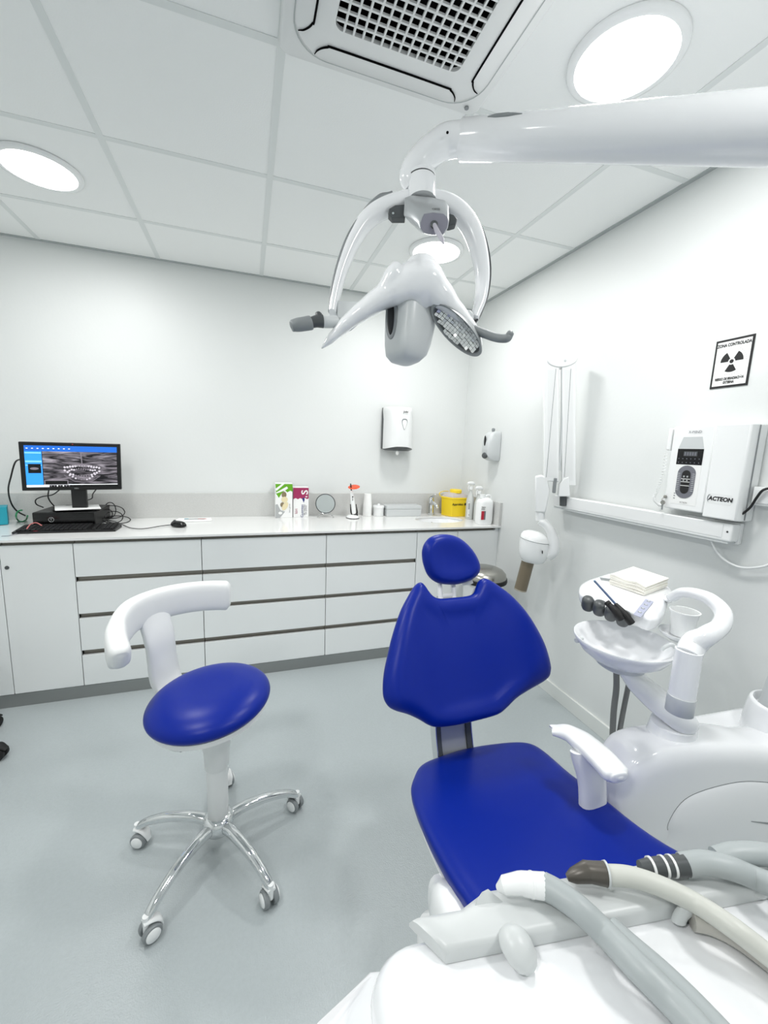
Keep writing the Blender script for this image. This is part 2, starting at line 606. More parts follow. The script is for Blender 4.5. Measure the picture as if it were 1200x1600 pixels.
ZT += 0.0006
tp = thing('tap', (-0.30, -0.075, ZT), 'chrome mixer tap standing between the silver box and sharps container', 'tap')
obj('tap_body', MB().tube([(-0.30, -0.075, ZT), (-0.30, -0.075, ZT + 0.006), (-0.30, -0.075, ZT + 0.01), (-0.30, -0.076, ZT + 0.12)], [0.027, 0.027, 0.021, 0.021], 20), 'chrome', tp, bevel=0.0)
obj('spout', MB().tube([(-0.30, -0.07, ZT + 0.085), (-0.30, -0.12, ZT + 0.098), (-0.30, -0.17, ZT + 0.085), (-0.30, -0.185, ZT + 0.07)], [0.018, 0.016, 0.014, 0.012], 14, smooth=4), 'chrome', tp)
obj('lever', MB().tube([(-0.30, -0.07, ZT + 0.125), (-0.30, -0.085, ZT + 0.145), (-0.30, -0.14, ZT + 0.168)], [0.021, 0.017, 0.008], 14, ry=[0.016, 0.010, 0.004], smooth=4), 'chrome', tp)
# ------------------------------------------------------------------ operator stool
SXC, SYC = -1.80, -1.68
st = thing('operator_stool', (SXC, SYC, 0), 'blue round operator stool with white curved backrest on five chrome legs', 'stool')
# seat pad (slightly tilted) and its shell
tn = X(-0.085, -0.02, 1).normalized()
scn = X(-1.816, -1.672, 0.565)
ea, eb = basis(tn, (0, 1, 0))


def disc(c, r, n=64):
    return [Vector(c) + ea * (r * math.cos(2 * PI * k / n)) + eb * (r * math.sin(2 * PI * k / n)) for k in range(n)]


mb = MB()
mb.cushion(disc(scn, 0.192), tn, 0.052, edge=0.125, back=0.042)
obj('seat_pad', mb, 'blue_vinyl', st, smooth=180)
mb = MB()
mb.lathe([(0.0, -0.056), (0.10, -0.056), (0.155, -0.050), (0.178, -0.038), (0.180, -0.020), (0.0, -0.020)], scn, tn, 48)
obj('seat_shell', mb, 'white_satin', st, smooth=50)
# rear tail of the shell carrying the bracket, left lower lever
mb = MB()
mb.tube([on(236, 1132, 2, 0.498), on(243, 1146, 2, 0.494), on(255, 1158, 2, 0.490), on(270, 1166, 2, 0.487), on(284, 1169, 2, 0.486)], [0.006, 0.010, 0.011, 0.011, 0.010], 12, ry=[0.008, 0.011, 0.013, 0.014, 0.013], smooth=5)
obj('height_lever', mb, 'white_satin', st, smooth=60)


def polar(ang, r, z):
    a = math.radians(ang)
    return X(-1.795 + r * math.cos(a), -1.625 + r * math.sin(a), z)


BA = 140
mb = MB()
rad = X(math.cos(math.radians(BA)), math.sin(math.radians(BA)), 0)
path = [polar(BA, 0.06, 0.505), polar(BA, 0.15, 0.503), polar(BA, 0.205, 0.511), polar(BA, 0.240, 0.55), polar(BA, 0.254, 0.62), polar(BA, 0.262, 0.70), polar(BA, 0.288, 0.785)]
tang = X(-rad.y, rad.x, 0)
rings = []
cp = catmull(path, 6)
wid = [0.045, 0.05, 0.056, 0.058, 0.056, 0.058, 0.062]
for i, p in enumerate(cp):
    d = (cp[min(i + 1, len(cp) - 1)] - cp[max(i - 1, 0)]).normalized()
    nn = tang.cross(d).normalized()
    w = wid[min(int(i / 6), 6)]
    ring = []
    for k in range(20):
        a = 2 * PI * k / 20
        c, q = math.cos(a), math.sin(a)
        ring.append(p + tang * (w * math.copysign(abs(c) ** 0.4, c)) + nn * (0.014 * math.copysign(abs(q) ** 0.55, q)))
    rings.append(ring)
mb.loft(rings)
obj('backrest_bracket', mb, 'white_satin', st, smooth=60)
# curved bar
mb = MB()
A0, A1 = 197, 86
pts, rr, ryy = [], [], []
for k in range(15):
    s = k / 14
    a = A0 + (A1 - A0) * s
    r = 0.272 + 0.03 * math.sin(PI * s)
    z = 0.765 + 0.045 * min(1, s / 0.38) ** 0.8 - 0.006 * max(0, s - 0.6) / 0.4
    pts.append(polar(a, r, z))
    rr.append(0.031 if s < 0.2 else 0.027)
    ryy.append(0.058 if 0.25 < s else 0.045 + 0.013 * (s / 0.25))
p0d = (pts[0] - pts[1]).normalized()
p1d = (pts[-1] - pts[-2]).normalized()
pts = [pts[0] + p0d * 0.018 - X(0, 0, .004), pts[0] + p0d * 0.013 - X(0, 0, .003)] + pts + [pts[-1] + p1d * 0.014, pts[-1] + p1d * 0.018]
rr = [0.010, 0.021] + rr + [0.021, 0.010]
ryy = [0.022, 0.036] + ryy + [0.044, 0.024]
mb.tube(pts, rr, 28, ry=ryy, ref=(0, 0, 1), sup=3.2, smooth=3)
obj('backrest_bar', mb, 'white_satin', st, smooth=60)
# column
cx, cy = SXC, SYC
obj('column', MB().lathe([(0.030, 0.125), (0.0335, 0.135), (0.0335, 0.330)], (cx, cy, 0), n=32), 'white_satin', st)
obj('column_sleeve', MB().lathe([(0.037, 0.325), (0.039, 0.332), (0.041, 0.38), (0.044, 0.40), (0.046, 0.515)], (cx, cy, 0), n=32), 'white_satin', st)
# chrome hub
obj('hub', MB().lathe([(0.0, 0.068), (0.03, 0.07), (0.046, 0.085), (0.052, 0.11), (0.05, 0.13), (0.036, 0.142), (0.0, 0.142)], (cx, cy, 0), n=40), 'chrome', st, smooth=70)
obj('hub_cap', MB().lathe([(0.0, 0.060), (0.018, 0.060), (0.02, 0.072), (0.0, 0.073)], (cx, cy, 0), n=20), 'black', st)
for k in range(5):
    a = math.radians(16 + 72 * k)
    d = X(math.cos(a), math.sin(a), 0)
    s = X(-d.y, d.x, 0)
    c = X(cx, cy, 0)
    mb = MB()
    mb.tube([c + d * 0.035 + X(0, 0, .112), c + d * 0.09 + X(0, 0, .122), c + d * 0.17 + X(0, 0, .116), c + d * 0.235 + X(0, 0, .098), c + d * 0.272 + X(0, 0, .078), c + d * 0.283 + X(0, 0, .062)],
            [0.018, 0.017, 0.0155, 0.014, 0.0135, 0.011], 16, ry=[0.017, 0.016, 0.0145, 0.0125, 0.012, 0.011], smooth=6, sup=2.6)
    obj('leg', mb, 'chrome', st, smooth=70)
    # caster: fork hood and two wheels, swivelled
    sw = math.radians([40, 200, 250, 300, 20][k])
    w = X(math.cos(sw), math.sin(sw), 0)
    f2 = X(-w.y, w.x, 0)
    cc = c + d * 0.288 + f2 * 0.010 + X(0, 0, 0.0265)
    m2 = MB()
    m2.tube([cc - f2 * 0.018 + X(0, 0, .036), cc + f2 * 0.002 + X(0, 0, 0.036), cc + f2 * 0.022 + X(0, 0, .022), cc + f2 * 0.030 + X(0, 0, -0.004)], [0.013, 0.017, 0.017, 0.011], 14, ry=[0.006, 0.007, 0.007, 0.004], smooth=4, ref=w.cross(f2) * -1)
    m2.lathe([(0.009, 0.0), (0.009, 0.05)], cc - f2 * 0.010 + X(0, 0, 0.004), (0, 0, 1), 12)
    cst = obj('caster', m2, 'white_plastic', st, smooth=60)
    for sd in (-1, 1):
        m3 = MB()
        m3.lathe([(0.0, 0.0), (0.024, 0.0), (0.0262, 0.003), (0.0262, 0.012), (0.024, 0.015), (0.020, 0.0155)], cc + w * sd * 0.007, w * sd, 28)
        wh = obj('wheel', m3, 'mid_grey', cst)
        obj('wheel_disc', MB().lathe([(0.0, 0.0), (0.0195, 0.0), (0.0195, 0.004), (0.016, 0.0065), (0.0, 0.0075)], cc + w * sd * 0.021, w * sd, 24), 'white_plastic', cst)

# ------------------------------------------------------------------ second chair (only two black casters reach into the picture)
OX, OY = -2.969, -0.948
oc = thing('office_chair', (OX, OY, 0), 'black castered chair cut off by the left edge of the photo', 'chair')
obj('column', MB().lathe([(0.028, 0.10), (0.028, 0.42)], (OX, OY, 0), n=20), 'chrome', oc)
obj('hub', MB().lathe([(0.0, 0.06), (0.045, 0.065), (0.045, 0.11), (0.0, 0.115)], (OX, OY, 0), n=24), 'chrome', oc)
obj('seat', MB().cushion([X(OX + 0.17 * math.cos(2 * PI * k / 40), OY + 0.17 * math.sin(2 * PI * k / 40), 0.455) for k in range(40)], (0, 0, 1), 0.04, 0.08), 'black_rubber', oc, smooth=180)
for k in range(5):
    a = math.radians(-7.8 + 72 * k)
    d = X(math.cos(a), math.sin(a), 0)
    c = X(OX, OY, 0)
    obj('leg', MB().tube([c + d * 0.03 + X(0, 0, .09), c + d * 0.12 + X(0, 0, .092), c + d * 0.22 + X(0, 0, .075)], [0.018, 0.015, 0.012], 12, smooth=5), 'chrome', oc)
    s = X(-d.y, d.x, 0)
    m2 = MB()
    for sd in (-1, 1):
        m2.lathe([(0.0, 0.0), (0.022, 0.0), (0.0285, 0.004), (0.0285, 0.016), (0.022, 0.021), (0.0, 0.022)], c + d * 0.236 + X(0, 0, .0287) + s * sd * 0.004, s * sd, 24)
    m2.tube([c + d * 0.21 + X(0, 0, .064), c + d * 0.24 + X(0, 0, .064), c + d * 0.268 + X(0, 0, .045)], [0.02, 0.022, 0.014], 12, ry=[0.006, 0.007, 0.005], smooth=4)
    obj('caster', m2, 'black_rubber', oc, smooth=50)
# ------------------------------------------------------------------ dental chair
DC = thing('dental_chair', (-1.03, -2.25, 0), 'royal blue padded dental chair with a high backrest and white base', 'dental chair')
ZS = 0.2833


def trace(pts, s, ox, oy, f):
    return [f(ox + x * s, oy + y * s) for x, y in pts]


# backrest
ey = X(0, 0.496, 0.868).normalized()
nb = X(1, 0, 0).cross(ey)
QB = X(-1.01, -1.955, 0.675)
out = [(340, 318), (365, 338), (385, 368), (412, 396), (450, 407), (530, 401), (600, 393), (633, 378), (648, 345), (662, 312), (690, 296), (735, 315), (830, 385), (910, 470), (970, 560), (1020, 660), (1048, 755), (1052, 810), (1030, 855), (930, 915), (865, 958), (810, 1012), (760, 1048), (640, 1082), (520, 1108), (430, 1116), (385, 1104), (330, 1072), (270, 1045), (195, 1022), (155, 990), (135, 930), (140, 820), (165, 700), (190, 600), (230, 480), (270, 400), (308, 338)]
ol = catmull(trace(out, ZS, 560, 820, lambda u, v: onplane(u, v, QB, nb)), 4, True)
cB = X(-1.0, 0, 0)
cB = QB + ey * 0.06


def dzb(q, sv, d_):
    d = q - QB
    x, y = d.x / 0.28, (d.dot(ey) - 0.06) / 0.3
    # side bolsters forward, hollow in the middle, lumbar roll at the base
    fade = min(1, d_ / 0.06)
    h = -0.026 * math.exp(-((x / 0.62) ** 4)) * (1 - 0.3 * math.exp(-((y + 0.8) / 0.3) ** 2))
    return h * fade


mb = MB()
mb.cushion(ol, nb, 0.038, edge=0.055, back=0.03, dz=dzb, cen=cB)
obj('backrest', mb, 'blue_vinyl', DC, smooth=180)
mb = MB()
mb.cushion([cB + (p - cB) * 0.93 - nb * 0.026 for p in ol], -nb, 0.03, edge=0.08, back=0.0, cen=cB - nb * 0.026)
obj('backrest_shell', mb, 'pale_grey', DC, smooth=180)
# headrest
hy = X(0, 0.30, 0.954).normalized()
nh = X(1, 0, 0).cross(hy)
QH = on(705, 878, 1, -1.735)
hout = [(355, 130), (370, 95), (402, 65), (460, 52), (530, 62), (590, 100), (640, 160), (666, 222), (660, 268), (620, 305), (550, 328), (490, 330), (430, 318), (385, 280), (360, 220), (352, 170)]
hl = catmull(trace(hout, ZS, 560, 820, lambda u, v: onplane(u, v, QH, nh)), 5, True)
mb = MB()
mb.cushion(hl, nh, 0.032, edge=0.045, back=0.03, dz=lambda q, sv, d: -0.012 * max(0, 1 - (sv / 0.8) ** 2))
obj('headrest', mb, 'blue_vinyl', DC, smooth=180)
# headrest bracket: two white side bars, slotted plate
hb = on(700, 915, 1, -1.745)
tb = on(702, 948, 1, -1.79)
mb = MB()
for s in (-1, 1):
    mb.tube([hb + X(s * 0.027, 0.02, 0.02), (hb + tb) / 2 + X(s * 0.027, 0.012, 0), tb + X(s * 0.025, 0.01, -0.02)], [0.009, 0.009, 0.008], 10, ry=[0.012, 0.012, 0.01])
mb.tube([(hb * .45 + tb * .55) + X(-0.03, 0.012, 0), (hb * .45 + tb * .55) + X(0.03, 0.012, 0)], 0.008, 10, ry=0.010)
obj('headrest_bracket', mb, 'white_plastic', DC, smooth=60)
obj('headrest_post', MB().obox(tb + X(0, 0.022, -0.03), X(0.026, 0, 0), ey * 0.06, nb * 0.005), 'silver_paint', DC, smooth=0, bevel=0.003)
kn = on(729, 911, 1, -1.74)
obj('headrest_knob', MB().tube([kn + X(-0.015, 0.01, 0), kn + X(0.012, 0.0, 0.004), kn + X(0.022, -0.004, 0.008)], [0.008, 0.008, 0.006], 10, ry=[0.012, 0.012, 0.009]), 'white_plastic', DC)
# backrest support arch (grey plate between two dark rails)
cxs = [on(u, v, 1, y).x for u, v, y in ((713, 1140, -1.975), (715, 1170, -1.975))]
xm = on(712, 1150, 1, -1.97).x
arch = [X(xm, -1.90, 0.66), X(xm, -1.925, 0.56), X(xm, -1.945, 0.48), X(xm, -1.985, 0.40), X(xm, -2.06, 0.345), X(xm, -2.2, 0.33)]
mb = MB()
mb.tube(arch, 0.040, 20, ry=0.014, ref=(1, 0, 0), smooth=5, sup=6)
m1 = MB()
cpath = catmull(arch, 6)
rings = []


def plate(x0, x1, t, off):
    m_ = MB()
    rg = []
    for i, p in enumerate(cpath):
        d = (cpath[min(i + 1, len(cpath) - 1)] - cpath[max(i - 1, 0)]).normalized()
        nn = X(1, 0, 0).cross(d)
        c = p + nn * off
        rg.append([c + X(x0, 0, 0) - nn * t, c + X(x1, 0, 0) - nn * t, c + X(x1, 0, 0) + nn * t, c + X(x0, 0, 0) + nn * t])
    return m_.loft(rg)


obj('back_support', plate(-0.045, 0.045, 0.010, 0.0), 'silver_paint', DC, smooth=50)
for a, b in ((-0.062, -0.0455), (0.0455, 0.062)):
    obj('support_rail', plate(a, b, 0.018, 0.0), 'dark_grey', DC, smooth=50)
    obj('support_edge', plate(a - 0.003 if a < 0 else b, a if a < 0 else b + 0.003, 0.020, 0.0), 'chrome', DC, smooth=50)
# seat: slopes gently up to the front, runs on under the instrument table
ns = X(0, -0.20, -1).normalized() * -1
sy = X(1, 0, 0).cross(ns) * -1
QS = X(-1.03, -2.10, 0.462)
s6 = 0.51667
sout = [(128, 190), (150, 152), (200, 128), (270, 105), (350, 90), (440, 82), (492, 90), (535, 118), (600, 175), (700, 250), (800, 330), (900, 398)]
sl = trace(sout, s6, 580, 1120, lambda u, v: onplane(u, v, QS, ns))
left = trace([(290, 572), (250, 512), (200, 425), (160, 345), (130, 270), (120, 225)], s6, 580, 1120, lambda u, v: onplane(u, v, QS, ns))


def seatpt(x, y):
    return X(x, y, QS.z - (ns.y * (y - QS.y)) / ns.z)


fr = [seatpt(-0.77, -2.60), seatpt(-0.80, -2.85), seatpt(-0.90, -2.93), seatpt(-1.16, -2.93), seatpt(-1.27, -2.85), seatpt(-1.297, -2.60)]
sol = catmull(sl + fr + left, 4, True)
mb = MB()
mb.cushion(sol, ns, 0.016, edge=0.035, back=0.05, cen=seatpt(-1.03, -2.45), dz=lambda q, sv, d: -0.010 * math.exp(-((q.x + 1.03) / 0.15) ** 2) * max(0, 1 - sv ** 4))
obj('seat', mb, 'blue_vinyl', DC, smooth=180)
mb = MB()
cs = seatpt(-1.03, -2.45)
mb.cushion([cs + (p - cs) * 0.955 - ns * 0.05 for p in sol], -ns, 0.03, edge=0.06, back=0.0, cen=cs - ns * 0.05)
obj('seat_shell', mb, 'white_plastic', DC, smooth=180)
# base column and foot
mb = MB()
mb.loft([rrect(-1.03 - a, -1.03 + a, y0, y1, 0.06, z) for a, y0, y1, z in ((0.22, -2.95, -2.10, 0.0), (0.22, -2.95, -2.10, 0.05), (0.20, -2.93, -2.12, 0.07), (0.16, -2.75, -2.16, 0.11), (0.15, -2.7, -2.2, 0.30), (0.20, -2.75, -2.16, 0.42))])
obj('base', mb, 'white_plastic', DC, smooth=50)
# white side cover seen left of the seat corner, above the instrument table
mb = MB()
mb.tube([X(-1.285, -2.32, 0.40), X(-1.30, -2.42, 0.42), X(-1.30, -2.62, 0.43)], [0.03, 0.045, 0.04], 16, ry=[0.05, 0.09, 0.08], smooth=5, sup=2.8)
obj('side_cover', mb, 'white_plastic', DC, smooth=60)
# armrest on the unit side
ar = [on(867, 1141, 2, 0.645), on(888, 1145, 2, 0.655), on(912, 1160, 2, 0.66), on(938, 1183, 2, 0.658), on(960, 1207, 2, 0.655)]
mb = MB()
mb.tube([ar[0] + X(-0.004, 0.004, -.002)] + ar + [ar[-1] + (ar[-1] - ar[-2]) * 0.32, ar[-1] + (ar[-1] - ar[-2]) * 0.42], [0.016, 0.021, 0.028, 0.034, 0.036, 0.035, 0.024, 0.008], 24, ry=[0.007, 0.010, 0.015, 0.018, 0.018, 0.018, 0.014, 0.005], ref=(0, 0, 1), smooth=6, sup=2.7)
obj('armrest', mb, 'white_plastic', DC, smooth=70)
p = [ar[2] + X(0.004, -0.01, -0.01), ar[2] * .5 + ar[3] * .5 + X(0.006, -0.01, -0.10), ar[3] + X(0.0, -0.01, -0.24)]
mb = MB()
mb.tube(p, [0.022, 0.02, 0.02], 18, ry=[0.05, 0.038, 0.036], ref=(1, 0, 0), smooth=5, sup=2.8)
obj('armrest_post', mb, 'white_satin', DC, smooth=60)
# ------------------------------------------------------------------ water unit beside the chair
ex = X(0.98, -0.199, 0).normalized()
nf = X(-0.199, -0.98, 0).normalized()            # face looks at the seat / camera
QU = on(1000, 1176, 2, 0.645)
WU = thing('water_unit', (-0.45, -2.36, 0), 'white rounded water unit carrying the spittoon, beside the blue seat', 'dental unit')


def fu(u, v):
    return onplane(u, v, QU, nf)


def fa(p):          # along-face coordinate
    return (p - QU).dot(ex)


def up_(a, z):
    q = QU + ex * a
    return X(q.x, q.y, z)


A = lambda u, v: (fa(fu(u, v)), fu(u, v).z)
pts = [A(948, 1275), A(956, 1245), A(968, 1217), A(985, 1192), A(1006, 1177), A(1040, 1166), A(1100, 1159), A(1160, 1160), A(1200, 1165)]
zr = pts[-1][1]
body = [up_(*p) for p in pts] + [up_(0.50, zr - 0.01), up_(0.58, zr - 0.05), up_(0.60, zr - 0.14), up_(0.60, 0.15), up_(0.56, 0.04), up_(0.3, 0.03), up_(-0.01, 0.04), up_(-0.05, 0.15), up_(pts[0][0] - 0.005, pts[0][1] - 0.12)]
bo = catmull(body, 4, True)
mb = MB()
mb.cushion(bo, nf, 0.028, edge=0.05, back=0.13, cen=up_(0.27, 0.38))
obj('body', mb, 'gloss_white', WU, smooth=180)
pp = [A(1027, 1300), A(1031, 1272), A(1050, 1241), A(1078, 1224), A(1125, 1211), A(1160, 1208), A(1200, 1213)]
z1 = pp[-1][1]
pan = [up_(*p) + nf * 0.024 for p in pp] + [up_(0.44, z1 - 0.03) + nf * 0.024, up_(0.50, z1 - 0.10) + nf * 0.024, up_(0.50, 0.22) + nf * 0.024, up_(0.40, 0.13) + nf * 0.024, up_(0.12, 0.13) + nf * 0.024, up_(0.035, 0.22) + nf * 0.024]
po = catmull(pan, 4, True)
pc = up_(0.27, 0.38) + nf * 0.024
pl_ = MB()
pl_.cushion(po, nf, 0.018, edge=0.10, back=0.004, cen=pc)
pnl = obj('service_panel', pl_, 'gloss_white', WU, smooth=180)
sm = MB()
sm.tube([p + nf * 0.0035 for p in po[2:30]], 0.0010, 6)
obj('panel_seam', sm, 'dark_grey', WU)
q0, q1 = fu(1150, 1262) + nf * 0.042, fu(1215, 1270) + nf * 0.042
obj('finger_slot', MB().tube([q0, q0 * .5 + q1 * .5, q1], [0.001, 0.003, 0.003], 8), 'mid_grey', pnl)
# shelf behind the ridge and floor stand
TZ = zr - 0.005
mb = MB()
mb.loft([[up_(a, z) - nf * b for a, b in ((0.12, 0.07), (0.58, 0.06), (0.58, 0.24), (0.30, 0.20), (0.16, 0.13))] for z in (0.05, TZ - 0.045)])
obj('rear_body', mb, 'gloss_white', WU, smooth=30, bevel=0.02, segs=4)
# collar and lamp column at the right edge
cc = on(1226, 1128, 2, TZ + 0.01)
obj('column_collar', MB().lathe([(0.098, -0.08), (0.093, 0.0), (0.086, 0.045), (0.083, 0.052), (0.077, 0.053), (0.073, 0.045), (0.070, 0.03), (0.0, 0.028)], cc, n=48), 'gloss_white', WU, smooth=60)
LP = cc
# cuspidor arm: foot on the unit, slim beam to the bowl
ft = on(1046, 1158, 2, TZ - 0.01)
t_ = 0.98
mb = MB()
mb.loft([[ft + X(r * math.cos(2 * PI * k / 32), r * 0.9 * math.sin(2 * PI * k / 32), h) + X(dx, 0, 0) for k in range(32)] for r, h, dx in ((0.076, -0.05, 0), (0.066, 0.0, 0.0), (0.060, 0.04, 0.004), (0.058, 0.055, 0.005))])
obj('arm_foot', mb, 'gloss_white', WU, smooth=60)
top = ft + X(0.004, 0, 0.058)
bc = on(974, 1000, 2, 0.90)                    # bowl centre
e1 = dep(1052, 1112, t_)
arm = [top + X(0.035, -0.006, 0.008), top + X(0.01, 0, 0.018), top * .72 + X(bc.x, bc.y, 0.83) * .28 + X(0, 0, .012), top * .35 + X(bc.x, bc.y, 0.83) * .65, X(bc.x, bc.y, 0.832)]
mb = MB()
mb.tube(arm, [0.044, 0.056, 0.054, 0.052, 0.060], 24, ry=[0.020, 0.034, 0.032, 0.028, 0.020], ref=(0, 0, 1), smooth=6, sup=2.8)
obj('spittoon_arm', mb, 'gloss_white', WU, smooth=60)
# bowl
bw = MB()
bw.lathe([(0.040, -0.070), (0.075, -0.058), (0.105, -0.035), (0.122, -0.010), (0.127, 0.0), (0.126, 0.003), (0.122, 0.002), (0.112, -0.016), (0.085, -0.036), (0.045, -0.046), (0.0, -0.048)], bc, n=64)
bl = obj('spittoon_bowl', bw, 'gloss_white', WU, smooth=60)
obj('bowl_socket', MB().lathe([(0.050, -0.080), (0.062, -0.072), (0.066, -0.060), (0.0, -0.058)], bc, n=40), 'pale_grey', WU, smooth=60)
kp = on(902, 1001, 2, 0.885)
obj('bowl_clip', MB().tube([kp + X(-0.004, 0, 0), kp + X(0.02, 0.004, 0.004)], [0.007, 0.006], 10), 'pale_grey', bl)
sp = on(1041, 1010, 2, 0.91)
obj('rinse_spout', MB().tube([sp + X(0.03, -0.02, -0.015), sp + X(0.012, -0.008, 0.006), sp, sp + X(-0.006, 0.006, -0.012)], [0.006, 0.006, 0.005, 0.0045], 10, smooth=5), 'pale_grey', bl)
# cup post with grey ring
pb = dep(1063, 1100, 0.97)
pt = dep(1078, 1012, 0.97)
pt = X(pb.x + (pt.x - pb.x) * 0.3, pb.y + (pt.y - pb.y) * 0.3, pt.z)
dd = (pt - pb)
post = MB()
post.tube([pb + dd * 0.16, pb + dd * 0.5, pb + dd], [0.0275, 0.0275, 0.0275], 28)
obj('cup_post', post, 'gloss_white', WU, smooth=60)
obj('post_ring', MB().tube([pb - dd * 0.16, pb - dd * 0.15, pb + dd * 0.16], [0.027, 0.029, 0.029], 28), 'pale_grey', WU, smooth=60)
# loop handle that carries the assistant tray
lh = [pt + X(0, 0, -0.01), dep(1085, 1005, 0.965), dep(1105, 993, 0.95), dep(1126, 978, 0.955), dep(1130, 958, 0.97), dep(1112, 938, 1.0), dep(1088, 928, 1.03), dep(1066, 926, 1.07), dep(1050, 933, 1.11)]
mb = MB()
mb.tube(lh, [0.027, 0.027, 0.022, 0.019, 0.018, 0.016, 0.014, 0.013, 0.013], 18, smooth=6)
obj('loop_handle', mb, 'gloss_white', WU, smooth=60)
cs_ = on(1065, 988, 2, 0.925)
obj('cup_saucer', MB().lathe([(0.0, -0.022), (0.03, -0.022), (0.05, -0.008), (0.055, 0.0), (0.052, 0.001), (0.044, -0.006), (0.0, -0.008)], cs_, n=40), 'gloss_white', WU, smooth=60)
# grey column rising out of the collar to the lamp arm (mostly out of frame)
cup = thing('plastic_cup', cs_ + X(0, 0, -0.006), 'white plastic rinsing cup on the saucer beside the spittoon', 'cup')
obj('cup_wall', MB().lathe([(0.0, -0.006), (0.027, -0.006), (0.029, 0.02), (0.034, 0.058), (0.0365, 0.062), (0.0365, 0.064), (0.033, 0.064), (0.0315, 0.055), (0.026, -0.002), (0.0, -0.002)], cs_, n=40), 'white_plastic', cup, smooth=50)

# ------------------------------------------------------------------ assistant tray
ZA = 0.965
AT = thing('assistant_tray', on(970, 940, 2, ZA - 0.05), 'white assistant tray with grey suction holders behind the spittoon', 'tray')
ao = [on(890 + x * .2167, 880 + y * .2167, 2, ZA) for x, y in ((65, 205), (80, 165), (130, 135), (200, 112), (290, 85), (420, 90), (560, 130), (680, 165), (735, 205), (715, 260), (695, 340), (660, 400), (600, 420), (530, 405), (440, 365), (330, 320), (210, 285), (110, 255), (75, 235))]
aol = catmull(ao, 4, True)
mb = MB()
mb.cushion(aol, (0, 0, 1), 0.012, edge=0.02, back=0.035)
obj('tray_body', mb, 'gloss_white', AT, smooth=180)
# connection to the loop handle
a1 = on(1040, 936, 2, ZA - 0.015)
obj('tray_link', MB().tube([a1 + X(-0.05, 0, 0), a1, lh[-1]], [0.016, 0.015, 0.013], 14, smooth=4), 'gloss_white', AT, smooth=60)
# recessed tissue bay edge
bay = on(946, 906, 2, ZA + 0.012)
obj('tray_recess', MB().obox(bay + X(0.012, -0.004, -0.001), X(0.035, -0.03, 0) * .6, X(0.012, 0.014, 0), X(0, 0, 0.0015)), 'mid_grey', AT, smooth=0, bevel=0.002)
for (u, v, r) in ((920, 939, 0.0195), (938, 946, 0.0195), (956, 954, 0.018), (975, 962, 0.018)):
    c = on(u, v, 2, ZA - 0.004)
    obj('suction_holder', MB().lathe([(0.0, -0.03), (r * .8, -0.03), (r, -0.02), (r, 0.002), (r * .85, 0.009), (r * .5, 0.012), (0.0, 0.013)], c, X(-0.25, -0.3, 1), 24), 'dark_grey', AT, smooth=50)
for (u, v) in ((929, 942), (946, 950), (965, 958)):
    c = on(u, v, 2, ZA - 0.006)
    obj('holder_divider', MB().tube([c + X(0.012, 0.012, 0.008), c + X(0, 0, 0.012), c + X(-0.008, -0.010, -0.01)], 0.0022, 8, smooth=4), 'white_plastic', AT)
# key pad
k0, k1, k2, k3 = [on(890 + x * .2167, 880 + y * .2167, 2, ZA + 0.0135) for x, y in ((458, 372), (548, 258), (605, 280), (512, 392))]
kp_ = MB().prism([k0, k1, k2, k3], X(0, 0, 0.0012))
kpd = obj('key_pad', kp_, mat('pad_lilac', (170, 174, 196), 0.35), AT, smooth=0)
for i in range(4):
    s = 0.12 + 0.235 * i
    c = (k0 * (1 - s - .09) + k1 * (s + .09)) * .5 + (k3 * (1 - s - .09) + k2 * (s + .09)) * .5 + X(0, 0, 0.0013)
    d1, d2 = (k1 - k0).normalized(), (k3 - k0).normalized()
    obj('key', MB().obox(c, d1 * 0.0042, d2 * 0.0050, X(0, 0, 0.0006)), 'mid_grey', kpd, smooth=0)
    obj('key_mark', MB().obox(c + X(0, 0, .0007), d1 * 0.0020, d2 * 0.0026, X(0, 0, 0.0003)), 'white_plastic', kpd, smooth=0)
# syringe / suction tips in the holders
sy_ = thing('suction_tip', on(962, 955, 2, ZA), 'short black suction nozzle lying across the assistant tray holders', 'dental tool')
c0, c1 = on(948, 941, 2, ZA + 0.036), on(962, 955, 2, ZA + 0.020)
obj('nozzle', MB().tube([c0, c0 + (c1 - c0) * .25, c0 + (c1 - c0) * .3, c1, c1 + X(0.01, -0.012, -0.02)], [0.0085, 0.0085, 0.007, 0.011, 0.010], 16), 'black_rubber', sy_, smooth=40)
obj('nozzle_bore', MB().lathe([(0.0, 0.0), (0.0055, 0.0), (0.0055, 0.001), (0.0, 0.001)], c0, c0 - c1, 14), 'void', sy_)
bs = thing('saliva_ejector', on(972, 958, 2, ZA), 'thin dark blue saliva ejector leaning out of its black holder', 'dental tool')
c0, c1 = on(930, 909, 2, ZA + 0.055), on(962, 944, 2, ZA + 0.030)
obj('blue_tube', MB().tube([c0, c1], 0.0032, 12), mat('ejector_blue', (24, 62, 104), 0.3), bs)
obj('tube_tip', MB().tube([c0 + (c0 - c1).normalized() * 0.006, c0], [0.0028, 0.0036], 10), mat('ejector_tip', (96, 134, 160), 0.4), bs)
c2 = on(977, 961, 2, ZA + 0.012)
obj('ejector_grip', MB().tube([c1, c1 * .5 + c2 * .5, c2, c2 + X(0.012, -0.012, -0.02)], [0.0055, 0.008, 0.010, 0.010], 14), 'black_rubber', bs, smooth=60)
